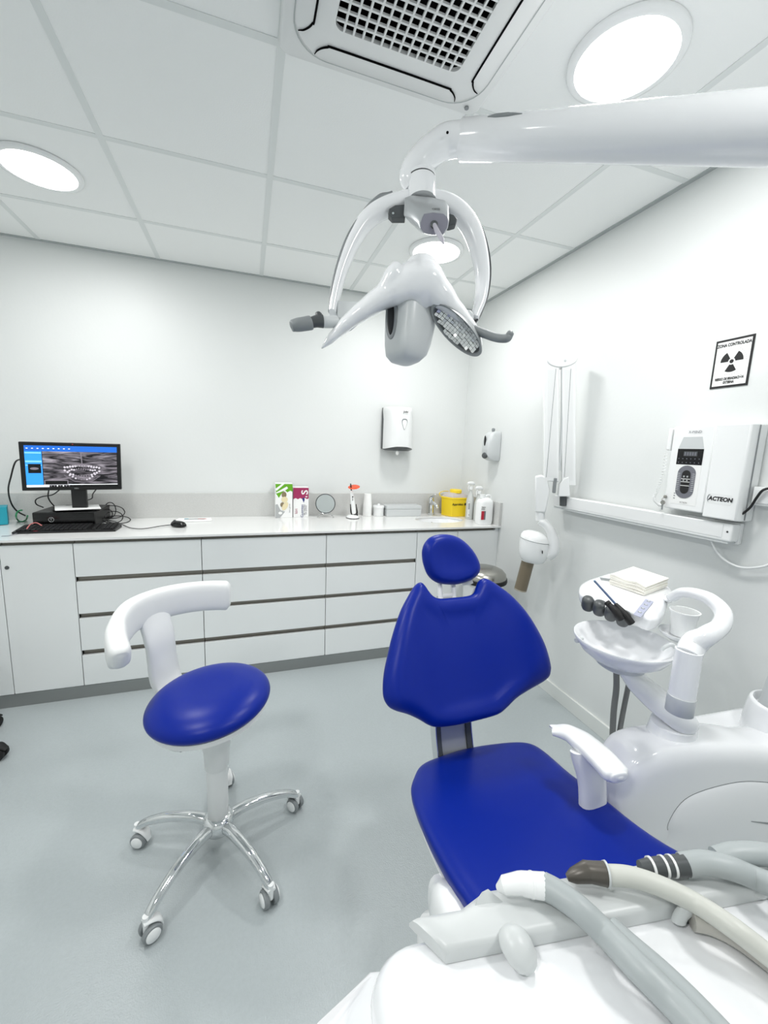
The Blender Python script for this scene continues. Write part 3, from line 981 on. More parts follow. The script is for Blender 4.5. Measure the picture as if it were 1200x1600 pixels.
# napkins
nz = ZA + 0.0135
NK = thing('napkin_pile', on(995, 905, 2, nz), 'pile of cream paper napkins on the assistant tray', 'napkins')
n0 = [on(890 + x * .2167, 880 + y * .2167, 2, nz) for x, y in ((282, 148), (535, 235), (700, 175), (450, 95))]
n0 = [n0[0], n0[1], n0[2], n0[0] + n0[2] - n0[1]]
for i in range(9):
    z = i * 0.0037
    jt = [X(random.uniform(-.003, .003), random.uniform(-.003, .003), 0) for _ in range(4)]
    cor = [p + X(0, 0, z) + j for p, j in zip(n0, jt)]
    m2 = MB()
    g = 8
    vs, fs = [], []
    for lay in (0, 1):
        for a in range(g + 1):
            for b in range(g + 1):
                s, t = a / g, b / g
                p = (cor[0] * (1 - s) + cor[1] * s) * (1 - t) + (cor[3] * (1 - s) + cor[2] * s) * t
                wv = 0.004 * (i / 8) * math.sin(3.2 * s * PI + 0.6) * (1 - t) * (0.5 + 0.5 * s) + (0.006 * (i / 8) * t * (1 - s))
                vs.append(p + X(0, 0, wv + lay * 0.0034))
    N = (g + 1) ** 2
    for a in range(g):
        for b in range(g):
            q = a * (g + 1) + b
            fs.append((q, q + 1, q + g + 2, q + g + 1))
            fs.append((N + q, N + q + g + 1, N + q + g + 2, N + q + 1))
    ed = [a * (g + 1) for a in range(g + 1)] + [g * (g + 1) + b for b in range(1, g + 1)] + [a * (g + 1) + g for a in range(g - 1, -1, -1)] + [b for b in range(g - 1, 0, -1)]
    for k in range(len(ed)):
        a, b = ed[k], ed[(k + 1) % len(ed)]
        fs.append((a, b, b + N, a + N))
    m2.add(vs, fs)
    obj('napkin', m2, MATS.get('napkin') or mat('napkin', (243, 241, 233), 0.85, spec=0.1), NK, smooth=30)
# suction hoses hanging from the tray
for (us, lbl, r) in ((((963, 1040), (963, 1075), (959, 1110), (957, 1150), (957, 1180)), 'grey suction hose hanging below the spittoon, nearer the backrest', 0.0095), (((987, 1040), (981, 1075), (974, 1110), (967, 1150), (964, 1180)), 'grey suction hose hanging below the spittoon, nearer the water unit', 0.0080)):
    P = [dep(u, v, 1.33 + 0.0003 * (v - 1040)) for u, v in us]
    P = [dep(us[0][0] + 2, 985, 1.32)] + P + [P[-1] + X(-0.005, -0.005, -0.12), P[-1] + X(-0.01, -0.01, -0.24)]
    o = obj('suction_hose', MB().tube(P, r, 12, smooth=5), mat('hose_dark', (120, 122, 121), 0.5) if 'hose_dark' not in MATS else 'hose_dark', loc=P[0], smooth=60)
    tag(o, lbl, 'hose', 'suction hoses')
# ------------------------------------------------------------------ instrument table (delivery unit) in front of the seat
Z0 = 1.05
DT = thing('instrument_table', on(900, 1560, 2, Z0 - 0.08), 'white instrument table with a pale grey hose holder in the foreground', 'instrument table')
TO = on(705, 1505, 2, Z0)
TR = on(1195, 1405, 2, Z0)
ta = (TR - TO).normalized()
tb_ = X(-ta.y, ta.x, 0)


def T(a, b, z):
    p = TO + ta * a + tb_ * b
    return X(p.x, p.y, Z0 + z)


def tz(u, v, z):
    return on(u, v, 2, Z0 + z)


cl = tz(576, 1500, 0)
al, bl_ = (cl - TO).dot(ta), (cl - TO).dot(tb_)
# body top outline in plan
r0 = tz(606, 1468, 0)
br = (r0 - TO).dot(tb_)
W2 = 0.42


def trr(grow, z, r=0.03, n=8):
    a0, a1, b0, b1 = al - grow, W2 + grow, bl_ - 0.24 - grow, br + 0.004 + grow
    o = []
    for ca, cb, q0 in ((a1 - r, b1 - r, 0), (a0 + r, b1 - r, 90), (a0 + r, b0 + r, 180), (a1 - r, b0 + r, 270)):
        for k in range(n + 1):
            q = math.radians(q0 + 90 * k / n)
            o.append(T(ca + r * math.cos(q), cb + r * math.sin(q), z))
    return o


mb = MB()
mb.loft([trr(-0.03, -0.075), trr(-0.012, -0.07), trr(-0.004, -0.05), trr(0.0, -0.022), trr(-0.0015, -0.014), trr(-0.005, -0.007), trr(-0.010, -0.0025), trr(-0.016, -0.001), trr(-0.03, -0.0004), trr(-0.034, -0.0003)])
obj('table_body', mb, 'gloss_white', DT, smooth=60)
# lower flared housing that shows to the left of the body
lz = -0.040
fl_ = [tz(578, 1514, lz), tz(497, 1600, lz), tz(440, 1668, lz - 0.01), T(al - 0.06, bl_ - 0.22, lz), T(W2 - 0.04, bl_ - 0.22, lz), T(W2 - 0.04, br - 0.03, lz)]
m2 = MB()
m2.prism(fl_, X(0, 0, -0.03))
obj('lower_housing', m2, 'gloss_white', DT, smooth=30, bevel=0.004, segs=3)
# hose holder pad: cross-section swept along the table
hl_ = []
prof = [(0.0, 0.0), (0.0006, 0.009), (0.002, 0.0115), (0.005, 0.0125), (0.016, 0.0125), (0.028, 0.0115), (0.033, 0.0095), (0.036, 0.004), (0.036, 0.0)]
rings = []
xsn = [-0.004, 0.0, 0.01, 0.03, 0.05, 0.06, 0.12, 0.2, 0.3, W2 - 0.03, W2 - 0.02]
for a in xsn:
    sk_ = 0.0
    wb = 0.72 if a < 0.035 else 1.0
    rings.append([T(a - (0.55 * b if a < 0.01 else 0.55 * b * max(0, 1 - (a - 0.01) / 0.1))  , b * wb, z * (0.82 if a == -0.004 else 1.0)) for b, z in prof])
mb = MB()
mb.loft(rings)
obj('hose_holder', mb, 'holder_grey', DT, smooth=50)
# rear lip corner with the raised ear next to the seat tip
ep = [tz(738, 1421, 0.010), tz(744, 1404, 0.014), tz(752, 1392, 0.017), tz(762, 1387, 0.018), tz(768, 1398, 0.016), tz(769, 1410, 0.012), tz(757, 1420, 0.010)]
ear = MB()
ear.loft([ep, [p + X(0.012, -0.010, -0.008) for p in ep]])
obj('holder_ear', ear, 'holder_grey', DT, smooth=40, bevel=0.0012)
# teardrop handle
h0 = tz(800, 1462, 0.014)
mb = MB()
hp = [tz(797, 1460, 0.010), tz(803, 1470, 0.012), tz(812, 1484, 0.010), tz(822, 1500, 0.006), tz(829, 1512, 0.003)]
mb.tube([hp[0]] + hp + [hp[-1] + (hp[-1] - hp[-2]) * 0.12], [0.004, 0.0085, 0.0110, 0.0112, 0.0095, 0.006, 0.002], 20, ry=[0.004, 0.007, 0.009, 0.009, 0.008, 0.0055, 0.002], smooth=6)
obj('holder_handle', mb, 'holder_grey', DT, smooth=70)
# hose saddles (arched notches at the front edge)
for (u, v, r) in ((1079, 1432, 0.0105), (1203, 1392, 0.0105)):
    c = tz(u, v, 0.006)
    m2 = MB()
    arc = [c + ta * (r * math.cos(math.radians(q))) + X(0, 0, r * math.sin(math.radians(q)) - 0.002) for q in range(0, 181, 15)]
    m2.tube(arc, 0.0035, 10, ry=0.006)
    obj('hose_saddle', m2, 'holder_grey', DT, smooth=60)
    m3 = MB()
    m3.lathe([(0.0, 0.0), (r - 0.001, 0.0), (r - 0.001, 0.001), (0.0, 0.001)], c + X(0, 0, -0.002) + tb_ * 0.001, -tb_, 20)
    obj('saddle_bore', m3, 'dark_grey', DT)
# hoses with couplings
def hose(name, pix, rad, m, label, dz0=0.0):
    """pix: (u, v, height above the table)"""
    P = [tz(u, v, z) for u, v, z in pix]
    P.append(P[-1] + (P[-1] - P[-2]).normalized() * 0.03 - X(0, 0, 0.03))      # dives into the table top, out of frame
    t = thing(name, P[0], label, 'hose', 'instrument hoses')
    obj('hose_tube', MB().tube(P, rad, 16, smooth=6), m, t, smooth=70)
    return t, P


h1, P1 = hose('instrument_hose', [(850, 1384, 0.023), (872, 1396, 0.024), (905, 1420, 0.023), (945, 1458, 0.016), (990, 1505, 0.022), (1045, 1560, 0.018), (1090, 1608, 0.018), (1180, 1720, 0.016), (1240, 1800, 0.014)], 0.0088, 'hose_grey', 'thick grey hose with a white coupling, nearest the bottom of the photo')
c0, c1, c2 = tz(788, 1383, 0.022), tz(812, 1380, 0.024), tz(852, 1385, 0.023)
obj('coupling', MB().tube([tz(780, 1387, 0.016), c0, c1, c1 + (c2 - c1) * .1, c2 + (c1 - c2) * .12, c2], [0.003, 0.0062, 0.0074, 0.0078, 0.0086, 0.0088], 24), 'white_plastic', h1, smooth=40)
obj('coupling_ring', MB().tube([c1 + (c2 - c1) * .42, c1 + (c2 - c1) * .5], 0.0086, 24), 'white_plastic', h1, smooth=40)
h1b, _ = hose('instrument_hose', [(952, 1452, 0.0098), (990, 1486, 0.0098), (1040, 1530, 0.0098), (1100, 1590, 0.0098), (1190, 1690, 0.0098), (1240, 1760, 0.0098)], 0.0088, 'hose_grey', 'grey hose lying just behind the thick white-coupled hose')
h2, P2 = hose('instrument_hose', [(946, 1367, 0.024), (985, 1370, 0.026), (1030, 1384, 0.026), (1085, 1410, 0.022), (1140, 1446, 0.028), (1200, 1492, 0.022), (1290, 1565, 0.016), (1360, 1640, 0.014)], 0.0070, 'hose_cream', 'cream hose with a dark brown coupling at the blue seat edge')
c0, c1, c2 = tz(886, 1371, 0.020), tz(918, 1362, 0.025), tz(948, 1366, 0.025)
obj('coupling', MB().tube([c0, c0 + (c1 - c0) * .3, c1, c1 + (c2 - c1) * .05, c2], [0.0025, 0.0052, 0.0076, 0.0072, 0.0082], 24), mat('coupling_brown', (92, 88, 82), 0.35, metal=0.3), h2, smooth=40)
obj('coupling_ring', MB().tube([c2 + (c1 - c2) * .10, c2, c2 + (c2 - c1) * .02], [0.0086, 0.0090, 0.0082], 24), 'pale_grey', h2, smooth=40)
h2b, _ = hose('instrument_hose', [(1080, 1434, 0.0085), (1110, 1441, 0.009), (1150, 1461, 0.009), (1200, 1497, 0.009), (1290, 1572, 0.009), (1360, 1650, 0.009)], 0.0078, mat('hose_taupe', (186, 184, 177), 0.42), 'taupe hose coming out of the arched holder notch')
h3, P3 = hose('instrument_hose', [(1066, 1352, 0.022), (1100, 1348, 0.026), (1140, 1356, 0.026), (1180, 1372, 0.020), (1240, 1400, 0.028), (1330, 1460, 0.016), (1380, 1540, 0.014)], 0.0086, 'hose_grey', 'grey hose with a ribbed metal coupling over the right seat corner')
c0, c2 = tz(1000, 1356, 0.020), tz(1070, 1352, 0.023)
obj('coupling', MB().tube([c0, c0 + (c2 - c0) * .25, c0 + (c2 - c0) * .9, c2], [0.005, 0.0066, 0.0076, 0.0082], 24), 'dark_grey', h3, smooth=40)
for s in (0.22, 0.5, 0.68):
    c = c0 + (c2 - c0) * s
    obj('coupling_ring', MB().tube([c, c + (c2 - c0) * 0.05], 0.0072 + 0.001 * s, 24), 'white_plastic', h3, smooth=40)
h4, _ = hose('instrument_hose', [(1120, 1342, 0.022), (1150, 1334, 0.026), (1200, 1336, 0.026), (1260, 1352, 0.020), (1340, 1420, 0.014)], 0.0085, 'hose_grey', 'grey hose furthest back, against the white water unit')
# arm that carries the table (below, out of sight) down to the chair base
obj('carrier_arm', MB().tube([T(0.2, bl_ - 0.12, -0.07), T(0.2, bl_ - 0.13, -0.16), T(0.26, bl_ - 0.10, -0.30), T(0.42, bl_ - 0.03, -0.36)], [0.05, 0.045, 0.04, 0.04], 20, smooth=5), 'gloss_white', DT, smooth=60)
# ------------------------------------------------------------------ operating lamp
S3 = 0.316667


def L(x, y, t=1.0):
    return dep(440 + x * S3, 150 + y * S3, t)


LRAY = ray(645, 470).normalized()
PXM = S3 / F_PX      # metres per zoomed pixel at t = 1
OL = thing('operating_lamp', L(690, 430, 1.0), 'white dental operating lamp with hoop yoke and winged head above the chair', 'dental lamp')
tL, tR = 1.0, 0.80
# spring arm
a0 = dep(722, 219, tL)
a1 = dep(1200, 200, tR)
a2 = a1 + (a1 - a0) * 0.35
mb = MB()
mb.tube([a0 + (a0 - a1).normalized() * 0.008, a0, a0 + (a1 - a0) * .3, a1, a2], [0.034, 0.042, 0.046, 0.060, 0.064], 40)
obj('spring_arm', mb, 'gloss_white', OL, smooth=60)
d_ = (a1 - a0).normalized()
# dark inlay on top of the arm
i0, i1 = [a0 + (a1 - a0) * k + (UP * 0.30 - FW * 0.954) * r for k, r in ((0.085, 0.0435), (0.21, 0.0465))]
obj('arm_inlay', MB().tube([i0, i0 * .75 + i1 * .25, i0 * .4 + i1 * .6, i1], [0.002, 0.0052, 0.0052, 0.001], 12, ry=[0.002, 0.0052, 0.0052, 0.001]), 'mid_grey', OL, smooth=60)
obj('arm_screw', MB().lathe([(0.0, 0.0), (0.003, 0.0), (0.003, 0.002), (0.0, 0.002)], L(818, 182, 0.957), -FW, 12), 'void', OL)
# outer elbow and vertical column to the water unit collar
el = a2 + (a1 - a0).normalized() * 0.05
obj('arm_joint', MB().lathe([(0.0, -0.10), (0.06, -0.10), (0.075, -0.09), (0.075, 0.09), (0.06, 0.10), (0.0, 0.10)], el, (0, 0, 1), 32), 'gloss_white', OL, smooth=50)
ctop = X(LP.x, LP.y, el.z - 0.12)
obj('link_arm', MB().tube([el + X(0, 0, -0.12), el + X(0.02, 0.01, -0.13), ctop * .95 + el * .05, ctop], [0.045, 0.05, 0.05, 0.045], 24), 'gloss_white', OL, smooth=60)
obj('column', MB().lathe([(0.036, 0.19), (0.036, ctop.z - LP.z - 0.0)], LP, n=32), 'pale_grey', OL)
obj('column_socket', MB().lathe([(0.064, 0.03), (0.060, 0.06), (0.052, 0.14), (0.048, 0.16), (0.0, 0.165)], LP, n=40), 'pale_grey', OL, smooth=60)
obj('column_sleeve', MB().lathe([(0.046, 0.158), (0.046, 0.34)], LP, n=40), 'mid_grey', OL, smooth=60)
# elbow: arm end curving down into the collar
mb = MB()
mb.tube([a0 + d_ * 0.05, L(830, 220), L(745, 265), L(675, 330), L(640, 400), L(655, 455)], [0.036, 0.036, 0.034, 0.031, 0.024, 0.018], 28, ry=[0.034, 0.036, 0.034, 0.032, 0.030, 0.024], smooth=7)
obj('elbow', mb, 'gloss_white', OL, smooth=70)
mb = MB()
mb.tube([L(688, 395), L(690, 370 + 40), L(692, 520)], [70 * PXM, 70 * PXM, 70 * PXM], 32)
obj('collar', mb, 'gloss_white', OL, smooth=50)
mb = MB()
mb.tube([L(689, 414), L(689, 419)], [71 * PXM, 71 * PXM], 32)
obj('collar_seam', mb, 'dark_grey', OL)
# yoke hoop
yk = [(253, 1075), (272, 960), (305, 840), (360, 705), (440, 595), (560, 535), (690, 518), (815, 535), (905, 605), (962, 720), (990, 870), (982, 1005), (948, 1105)]
yw = [18, 22, 26, 32, 38, 42, 46, 44, 44, 42, 36, 30, 22]
yt = [0.985 + 0.045 * (x - 253) / 700 for x, y in yk]
mb = MB()
cen = L(640, 900, 1.0)
pth = catmull([L(x, y, t) for (x, y), t in zip(yk, yt)], 6)
w6 = []
for i in range(len(yw) - 1):
    for k in range(6):
        w6.append(yw[i] * (1 - k / 6) + yw[i + 1] * k / 6)
w6.append(yw[-1])
rings = []
for i, p in enumerate(pth):
    d = (pth[min(i + 1, len(pth) - 1)] - pth[max(i - 1, 0)]).normalized()
    nn = FW - d * FW.dot(d)
    nn.normalize()
    rr_ = d.cross(nn)
    ring = []
    for k in range(20):
        a = 2 * PI * k / 20
        c, q = math.cos(a), math.sin(a)
        ring.append(p + rr_ * (w6[i] * PXM * math.copysign(abs(c) ** .7, c)) + nn * (0.024 * math.copysign(abs(q) ** .7, q)))
    rings.append(ring)
mb.loft(rings)
obj('yoke', mb, 'gloss_white', OL, smooth=60)
gs = [(238, 1065), (255, 950), (285, 830), (335, 700), (415, 580), (480, 512), (545, 475)]
m2 = MB()
m2.tube([L(x, y, 0.985 + 0.045 * (x - 253) / 700 - 0.004) for x, y in gs], [0.004, 0.006, 0.006, 0.0065, 0.008, 0.009, 0.003], 14, ry=[0.012, 0.018, 0.018, 0.018, 0.016, 0.012, 0.004], ref=tuple(FW), smooth=6)
obj('yoke_strip', m2, 'mid_grey', OL, smooth=60)
gs = [(880, 525), (940, 590), (990, 690), (1018, 800), (1024, 900), (1010, 1000), (975, 1090), (950, 1125)]
m2 = MB()
m2.tube([L(x, y, 0.985 + 0.045 * (x - 253) / 700 - 0.002) for x, y in gs], [0.002, 0.003, 0.003, 0.003, 0.003, 0.003, 0.003, 0.002], 12, ry=[0.006, 0.014, 0.018, 0.018, 0.018, 0.018, 0.016, 0.006], ref=tuple(FW), smooth=6)
obj('yoke_strip', m2, 'dark_grey', OL, smooth=60)
# grey control block with joystick
r0_ = [(608, 500), (640, 490), (740, 500), (805, 515), (825, 545), (828, 600), (820, 650), (800, 688), (740, 688), (690, 675), (640, 630), (602, 590)]
r1_ = [(690, 600), (700, 580), (745, 572), (800, 578), (822, 595), (826, 620), (820, 652), (800, 684), (745, 686), (700, 676), (682, 655), (682, 625)]
mb = MB()
back = [L(x, y, 1.045) for x, y in r0_]
mid = [L(x, y, 0.965) for x, y in r0_]
mid2 = [L(x * .5 + a * .5, y * .5 + b * .5, 0.945) for (x, y), (a, b) in zip(r0_, r1_)]
frt = [L(x, y, 0.932) for x, y in r1_]
mb.loft([back, mid, mid2, frt])
obj('control_block', mb, 'silver_paint', OL, smooth=55, bevel=0.003, segs=3)
mb = MB()
mb.loft([[L(754 + (x - 754) * s, 630 + (y - 630) * s, t) for x, y in r1_] for s, t in ((0.97, 0.934), (0.93, 0.929), (0.6, 0.928))])
obj('block_face', mb, mat('block_lilac', (128, 128, 140), 0.45), OL, smooth=40)
text('maker_mark', 'OMS', 0.009, L(762, 560, 0.9365), RT, UP + FW * 0.35, 'dark_grey', OL, thick=0.001)
obj('joystick_collar', MB().lathe([(0.0, 0.0), (0.0085, 0.0), (0.0085, 0.004), (0.0065, 0.005), (0.0, 0.005)], L(752, 637, 0.928), -FW, 20), 'dark_grey', OL)
obj('joystick', MB().tube([L(754, 637, 0.926), L(770, 672, 0.905), L(790, 705, 0.89), L(799, 728, 0.885)], [0.0048, 0.0055, 0.0050, 0.002], 14, smooth=4), mat('joystick_grey', (186, 184, 194), 0.35), OL, smooth=60)
for pts_ in ([(525, 580), (530, 555), (560, 537), (610, 533), (610, 600), (545, 600)], [(818, 575), (850, 585), (868, 605), (860, 630), (830, 638), (818, 637)]):
    obj('block_tab', MB().prism([L(x, y, 0.975) for x, y in pts_], FW * 0.02), 'dark_grey', OL, smooth=30, bevel=0.002)
obj('tab_screw', MB().lathe([(0.0, 0.0), (0.0028, 0.0), (0.0028, 0.0012), (0.0, 0.0012)], L(550, 580, 0.975), -FW, 12), 'chrome', OL)
# pivot blocks and head
tl, tr = 0.985, 1.03
mb = MB()
mb.prism([L(x, y, 0.975) for x, y in ((272, 1005), (400, 1015), (390, 1070), (330, 1120), (272, 1095))], FW * 0.05)
obj('pivot_block', mb, 'pale_grey', OL, smooth=30, bevel=0.004)
mb = MB()
mb.prism([L(x, y, 1.0) for x, y in ((860, 1048), (935, 1052), (950, 1075), (948, 1120), (860, 1110))], FW * 0.05)
obj('pivot_block', mb, 'pale_grey', OL, smooth=30, bevel=0.004)
# winged shield: swept section, deeper than tall, wings droop to the tips
wg = [(196, 1246, 6, .012, .93), (250, 1190, 22, .030, .935), (320, 1122, 34, .045, .94), (400, 1060, 44, .058, .945), (480, 1005, 55, .068, .95), (560, 958, 74, .075, .95), (640, 925, 96, .078, .95), (710, 925, 98, .078, .955), (780, 982, 70, .070, .965), (850, 1050, 46, .060, .975), (915, 1120, 34, .05, .985), (955, 1180, 28, .04, .99), (978, 1245, 16, .025, .995)]
mb = MB()
mb.tube([L(x, y, t + 0.04) for x, y, w, dpt, t in wg], [w * PXM for x, y, w, dpt, t in wg], 26, ry=[dpt * .8 for x, y, w, dpt, t in wg], ref=tuple(LRAY), smooth=5, sup=2.4)
mb.tube([L(470, 1000, .98), L(515, 950, .965), L(548, 890, .955), L(568, 848, .955), L(576, 826, .955)], [30 * PXM, 42 * PXM, 44 * PXM, 34 * PXM, 10 * PXM], 20, ry=[0.02, 0.03, 0.03, 0.024, 0.008], ref=tuple(LRAY), smooth=5)
mb.tube([L(690, 985, 1.01), L(690, 930, .985), L(688, 870, .98), L(686, 835, .98), L(685, 812, .985)], [90 * PXM, 104 * PXM, 94 * PXM, 76 * PXM, 36 * PXM], 24, ry=[0.05, 0.05, 0.045, 0.035, 0.012], ref=tuple(LRAY), smooth=5)
head = obj('shield', mb, 'gloss_white', OL, smooth=180)
md = head.modifiers.new('fuse', 'REMESH')
md.mode = 'VOXEL'
md.voxel_size = 0.0032
md.use_smooth_shade = True
md = head.modifiers.new('soften', 'SMOOTH')
md.factor = 0.5
md.iterations = 14
# grey central pod, turned so that its left cheek shows
yawv = math.radians(38)
pr = (RT * math.cos(yawv) + FW * math.sin(yawv))
pf = (FW * math.cos(yawv) - RT * math.sin(yawv))
st_ = [(648, 1000, 1.0), (640, 1060, 1.0), (632, 1150, .97), (622, 1230, .90), (615, 1280, .80), (610, 1308, .58), (610, 1318, .25)]
rings = []
for x, y, s in st_:
    c = L(x, y, 1.03)
    ring = []
    for k in range(40):
        a = 2 * PI * k / 40
        cx_, sx_ = math.cos(a), math.sin(a)
        ring.append(c + RT * (s * 130 * PXM * 0 + 0) + pr * (s * 0.056 * math.copysign(abs(cx_) ** .55, cx_)) + pf * (s * 0.055 * math.copysign(abs(sx_) ** .55, sx_)))
    rings.append(ring)
mb = MB()
mb.loft(rings)
obj('lamp_pod', mb, 'pale_grey', OL, smooth=60)
# dark oval vent on the pod's left cheek
wc = L(632, 1115, 1.03) - pr * 0.0555
vo = [wc + pf * (0.016 * math.cos(2 * PI * k / 32) + 0.006) + UP * (0.048 * math.sin(2 * PI * k / 32)) for k in range(32)]
obj('pod_vent', MB().cushion(vo, -pr, 0.0025, 0.01, back=0.002), 'black_gloss', OL, smooth=180)
vo2 = [wc + pr * 0.0005 + pf * (0.023 * math.cos(2 * PI * k / 32) + 0.006) + UP * (0.056 * math.sin(2 * PI * k / 32)) for k in range(32)]
obj('vent_rim', MB().cushion(vo2, -pr, 0.002, 0.006, back=0.002), 'mid_grey', OL, smooth=180)
# faceted reflector under the right wing
m0, m1 = L(752, 1040, 0.985), L(974, 1268, 1.0)
mc = (m0 + m1) / 2
ma = (m1 - m0) / 2
mn = (-RT * 0.55 - UP * 0.55 - FW * 0.65)
mn = mn - ma.normalized() * mn.dot(ma.normalized())
mn.normalize()
mw = ma.normalized().cross(mn) * 0.030
el_ = lambda s, n=48: [mc + ma * (s * math.cos(2 * PI * k / n)) + mw * (s * math.sin(2 * PI * k / n)) for k in range(n)]
mb = MB()
mb.loft([[p - mn * h for p in el_(s)] for s, h in ((0.55, 0.045), (0.85, 0.032), (1.02, 0.008), (1.07, 0.0), (1.06, -0.004), (0.97, -0.003), (0.95, 0.004))], True, False)
obj('reflector_housing', mb, 'mid_grey', OL, smooth=60)
random.seed(5)
mb = MB()
g = 9
for i in range(-g, g):
    for j in range(-4, 4):
        s0, s1 = (i + .04) / g, (i + .96) / g
        t0, t1 = (j + .05) / 4, (j + .95) / 4
        if ((s0 + s1) / 2) ** 2 + ((t0 + t1) / 2) ** 2 > 0.86:
            continue
        jz = random.uniform(-0.0015, 0.0015)
        tilt = random.uniform(-0.0015, 0.0015)
        quad = []
        for (s, t, k) in ((s0, t0, -1), (s1, t0, 1), (s1, t1, 1), (s0, t1, -1)):
            quad.append(mc + ma * s * .97 + mw * t * .97 - mn * (0.018 * (1 - s * s - t * t) + 0.002 + jz + tilt * k))
        mb.add(quad, [(0, 1, 2, 3)])
rf = obj('mirror_facets', mb, mat('facet_silver', (238, 240, 240), 0.28, metal=0.6), OL, smooth=0)
rf['kind'] = 'stuff'
mb = MB()
mb.loft([[p - mn * h for p in el_(s)] for s, h in ((0.96, 0.004), (0.75, 0.014), (0.4, 0.022), (0.1, 0.025))], False, True)
obj('reflector_bowl', mb, 'dark_grey', OL, smooth=60)
# handles
mb = MB()
mb.tube([L(272, 1112, 0.97), L(235, 1115, 0.96), L(200, 1115, 0.955)], [26 * PXM, 28 * PXM, 27 * PXM], 18)
hd = obj('handle_stem', mb, 'pale_grey', OL, smooth=50)
mb = MB()
mb.tube([L(203, 1112, 0.955), L(170, 1112, 0.95), L(140, 1120, 0.945)], [30 * PXM, 27 * PXM, 24 * PXM], 18)
obj('handle_joint', mb, 'dark_grey', OL, smooth=50)
mb = MB()
mb.tube([L(182, 1092, 0.95), L(182, 1072, 0.948), L(182, 1066, 0.948)], [16 * PXM, 16 * PXM, 8 * PXM], 14)
obj('handle_knob', mb, 'dark_grey', OL, smooth=60)
mb = MB()
mb.tube([L(148, 1118, 0.946), L(140, 1120, 0.945), L(90, 1128, 0.935), L(52, 1134, 0.93), L(44, 1136, 0.929)], [24 * PXM, 32 * PXM, 31 * PXM, 26 * PXM, 12 * PXM], 18, smooth=4)
obj('handle_grip', mb, 'mid_grey', OL, smooth=60)
mb = MB()
mb.tube([L(948, 1150, 1.0), L(1000, 1172, 0.99), L(1060, 1192, 0.98), L(1108, 1196, 0.97), L(1122, 1182, 0.968), L(1125, 1168, 0.966)], [20 * PXM, 21 * PXM, 21 * PXM, 20 * PXM, 19 * PXM, 14 * PXM], 16, smooth=5)
obj('handle_grip', mb, 'mid_grey', OL, smooth=60)
obj('handle_ball', MB().lathe([(0.0, -0.0095), (0.006, -0.007), (0.0098, 0.0), (0.006, 0.007), (0.0, 0.0095)], L(1126, 1176, 0.966), n=20), 'mid_grey', OL, smooth=180)
# ------------------------------------------------------------------ colours for small things
mat('teal_card', (24, 156, 176), 0.5)
mat('leaf_green', (98, 168, 20), 0.5)
mat('box_white', (240, 241, 240), 0.45)
mat('box_grey', (172, 175, 176), 0.45)
mat('glove_cream', (226, 214, 176), 0.6)
mat('glove_shade', (132, 118, 92), 0.6)
mat('plum', (158, 38, 88), 0.5)
mat('ink_navy', (36, 48, 118), 0.5)
mat('ink_grey', (112, 114, 122), 0.6)
mat('ink_black', (22, 22, 24), 0.6)
mat('sharps_yellow', (246, 214, 44), 0.4)
mat('sharps_lid', (196, 188, 184), 0.3)
mat('label_red', (186, 28, 52), 0.5)
mat('orange_shield', (226, 84, 40), 0.25)
mat('paper', (244, 245, 244), 0.8, spec=0.1)
mat('screen_blue', (40, 128, 210), 0.3, emit=((46, 136, 220), 0.8))
mat('screen_deep', (24, 84, 168), 0.3, emit=((26, 92, 180), 0.8))
mat('screen_pale', (120, 184, 236), 0.3, emit=((120, 184, 236), 0.7))
mat('screen_white', (230, 236, 240), 0.3, emit=((230, 236, 240), 0.9))
mat('screen_black', (8, 8, 10), 0.25)
mat('tooth_glow', (190, 184, 192), 0.3, emit=((190, 184, 192), 0.5))
mat('tooth_dim', (120, 114, 122), 0.3, emit=((120, 114, 122), 0.4))
mat('green_cable', (20, 118, 72), 0.5)
mat('pink_cable', (206, 120, 118), 0.5)
mat('taupe_cone', (118, 108, 90), 0.3, spec=0.4)
mat('clear_plastic', (226, 230, 228), 0.25, trans=0.25)
# x-ray picture: streaky grey noise that glows a little
m = bpy.data.materials.new('xray_picture')
m.use_nodes = True
nt = m.node_tree
b = nt.nodes['Principled BSDF']
tc = nt.nodes.new('ShaderNodeTexCoord')
mp = nt.nodes.new('ShaderNodeMapping')
mp.inputs['Scale'].default_value = (9, 9, 46)
nz_ = nt.nodes.new('ShaderNodeTexNoise')
nz_.inputs['Scale'].default_value = 1.0
nz_.inputs['Detail'].default_value = 6
nz_.inputs['Distortion'].default_value = 1.2
cr = nt.nodes.new('ShaderNodeValToRGB')
cr.color_ramp.elements[0].position = 0.40
cr.color_ramp.elements[0].color = lin((10, 8, 14)) + (1,)
cr.color_ramp.elements[1].position = 0.80
cr.color_ramp.elements[1].color = lin((168, 160, 170)) + (1,)
nt.links.new(tc.outputs['Object'], mp.inputs['Vector'])
nt.links.new(mp.outputs['Vector'], nz_.inputs['Vector'])
nt.links.new(nz_.outputs['Fac'], cr.inputs['Fac'])
nt.links.new(cr.outputs['Color'], b.inputs['Base Color'])
nt.links.new(cr.outputs['Color'], b.inputs['Emission Color'])
b.inputs['Emission Strength'].default_value = 0.4
b.inputs['Roughness'].default_value = 0.3
MATS['xray_picture'] = m


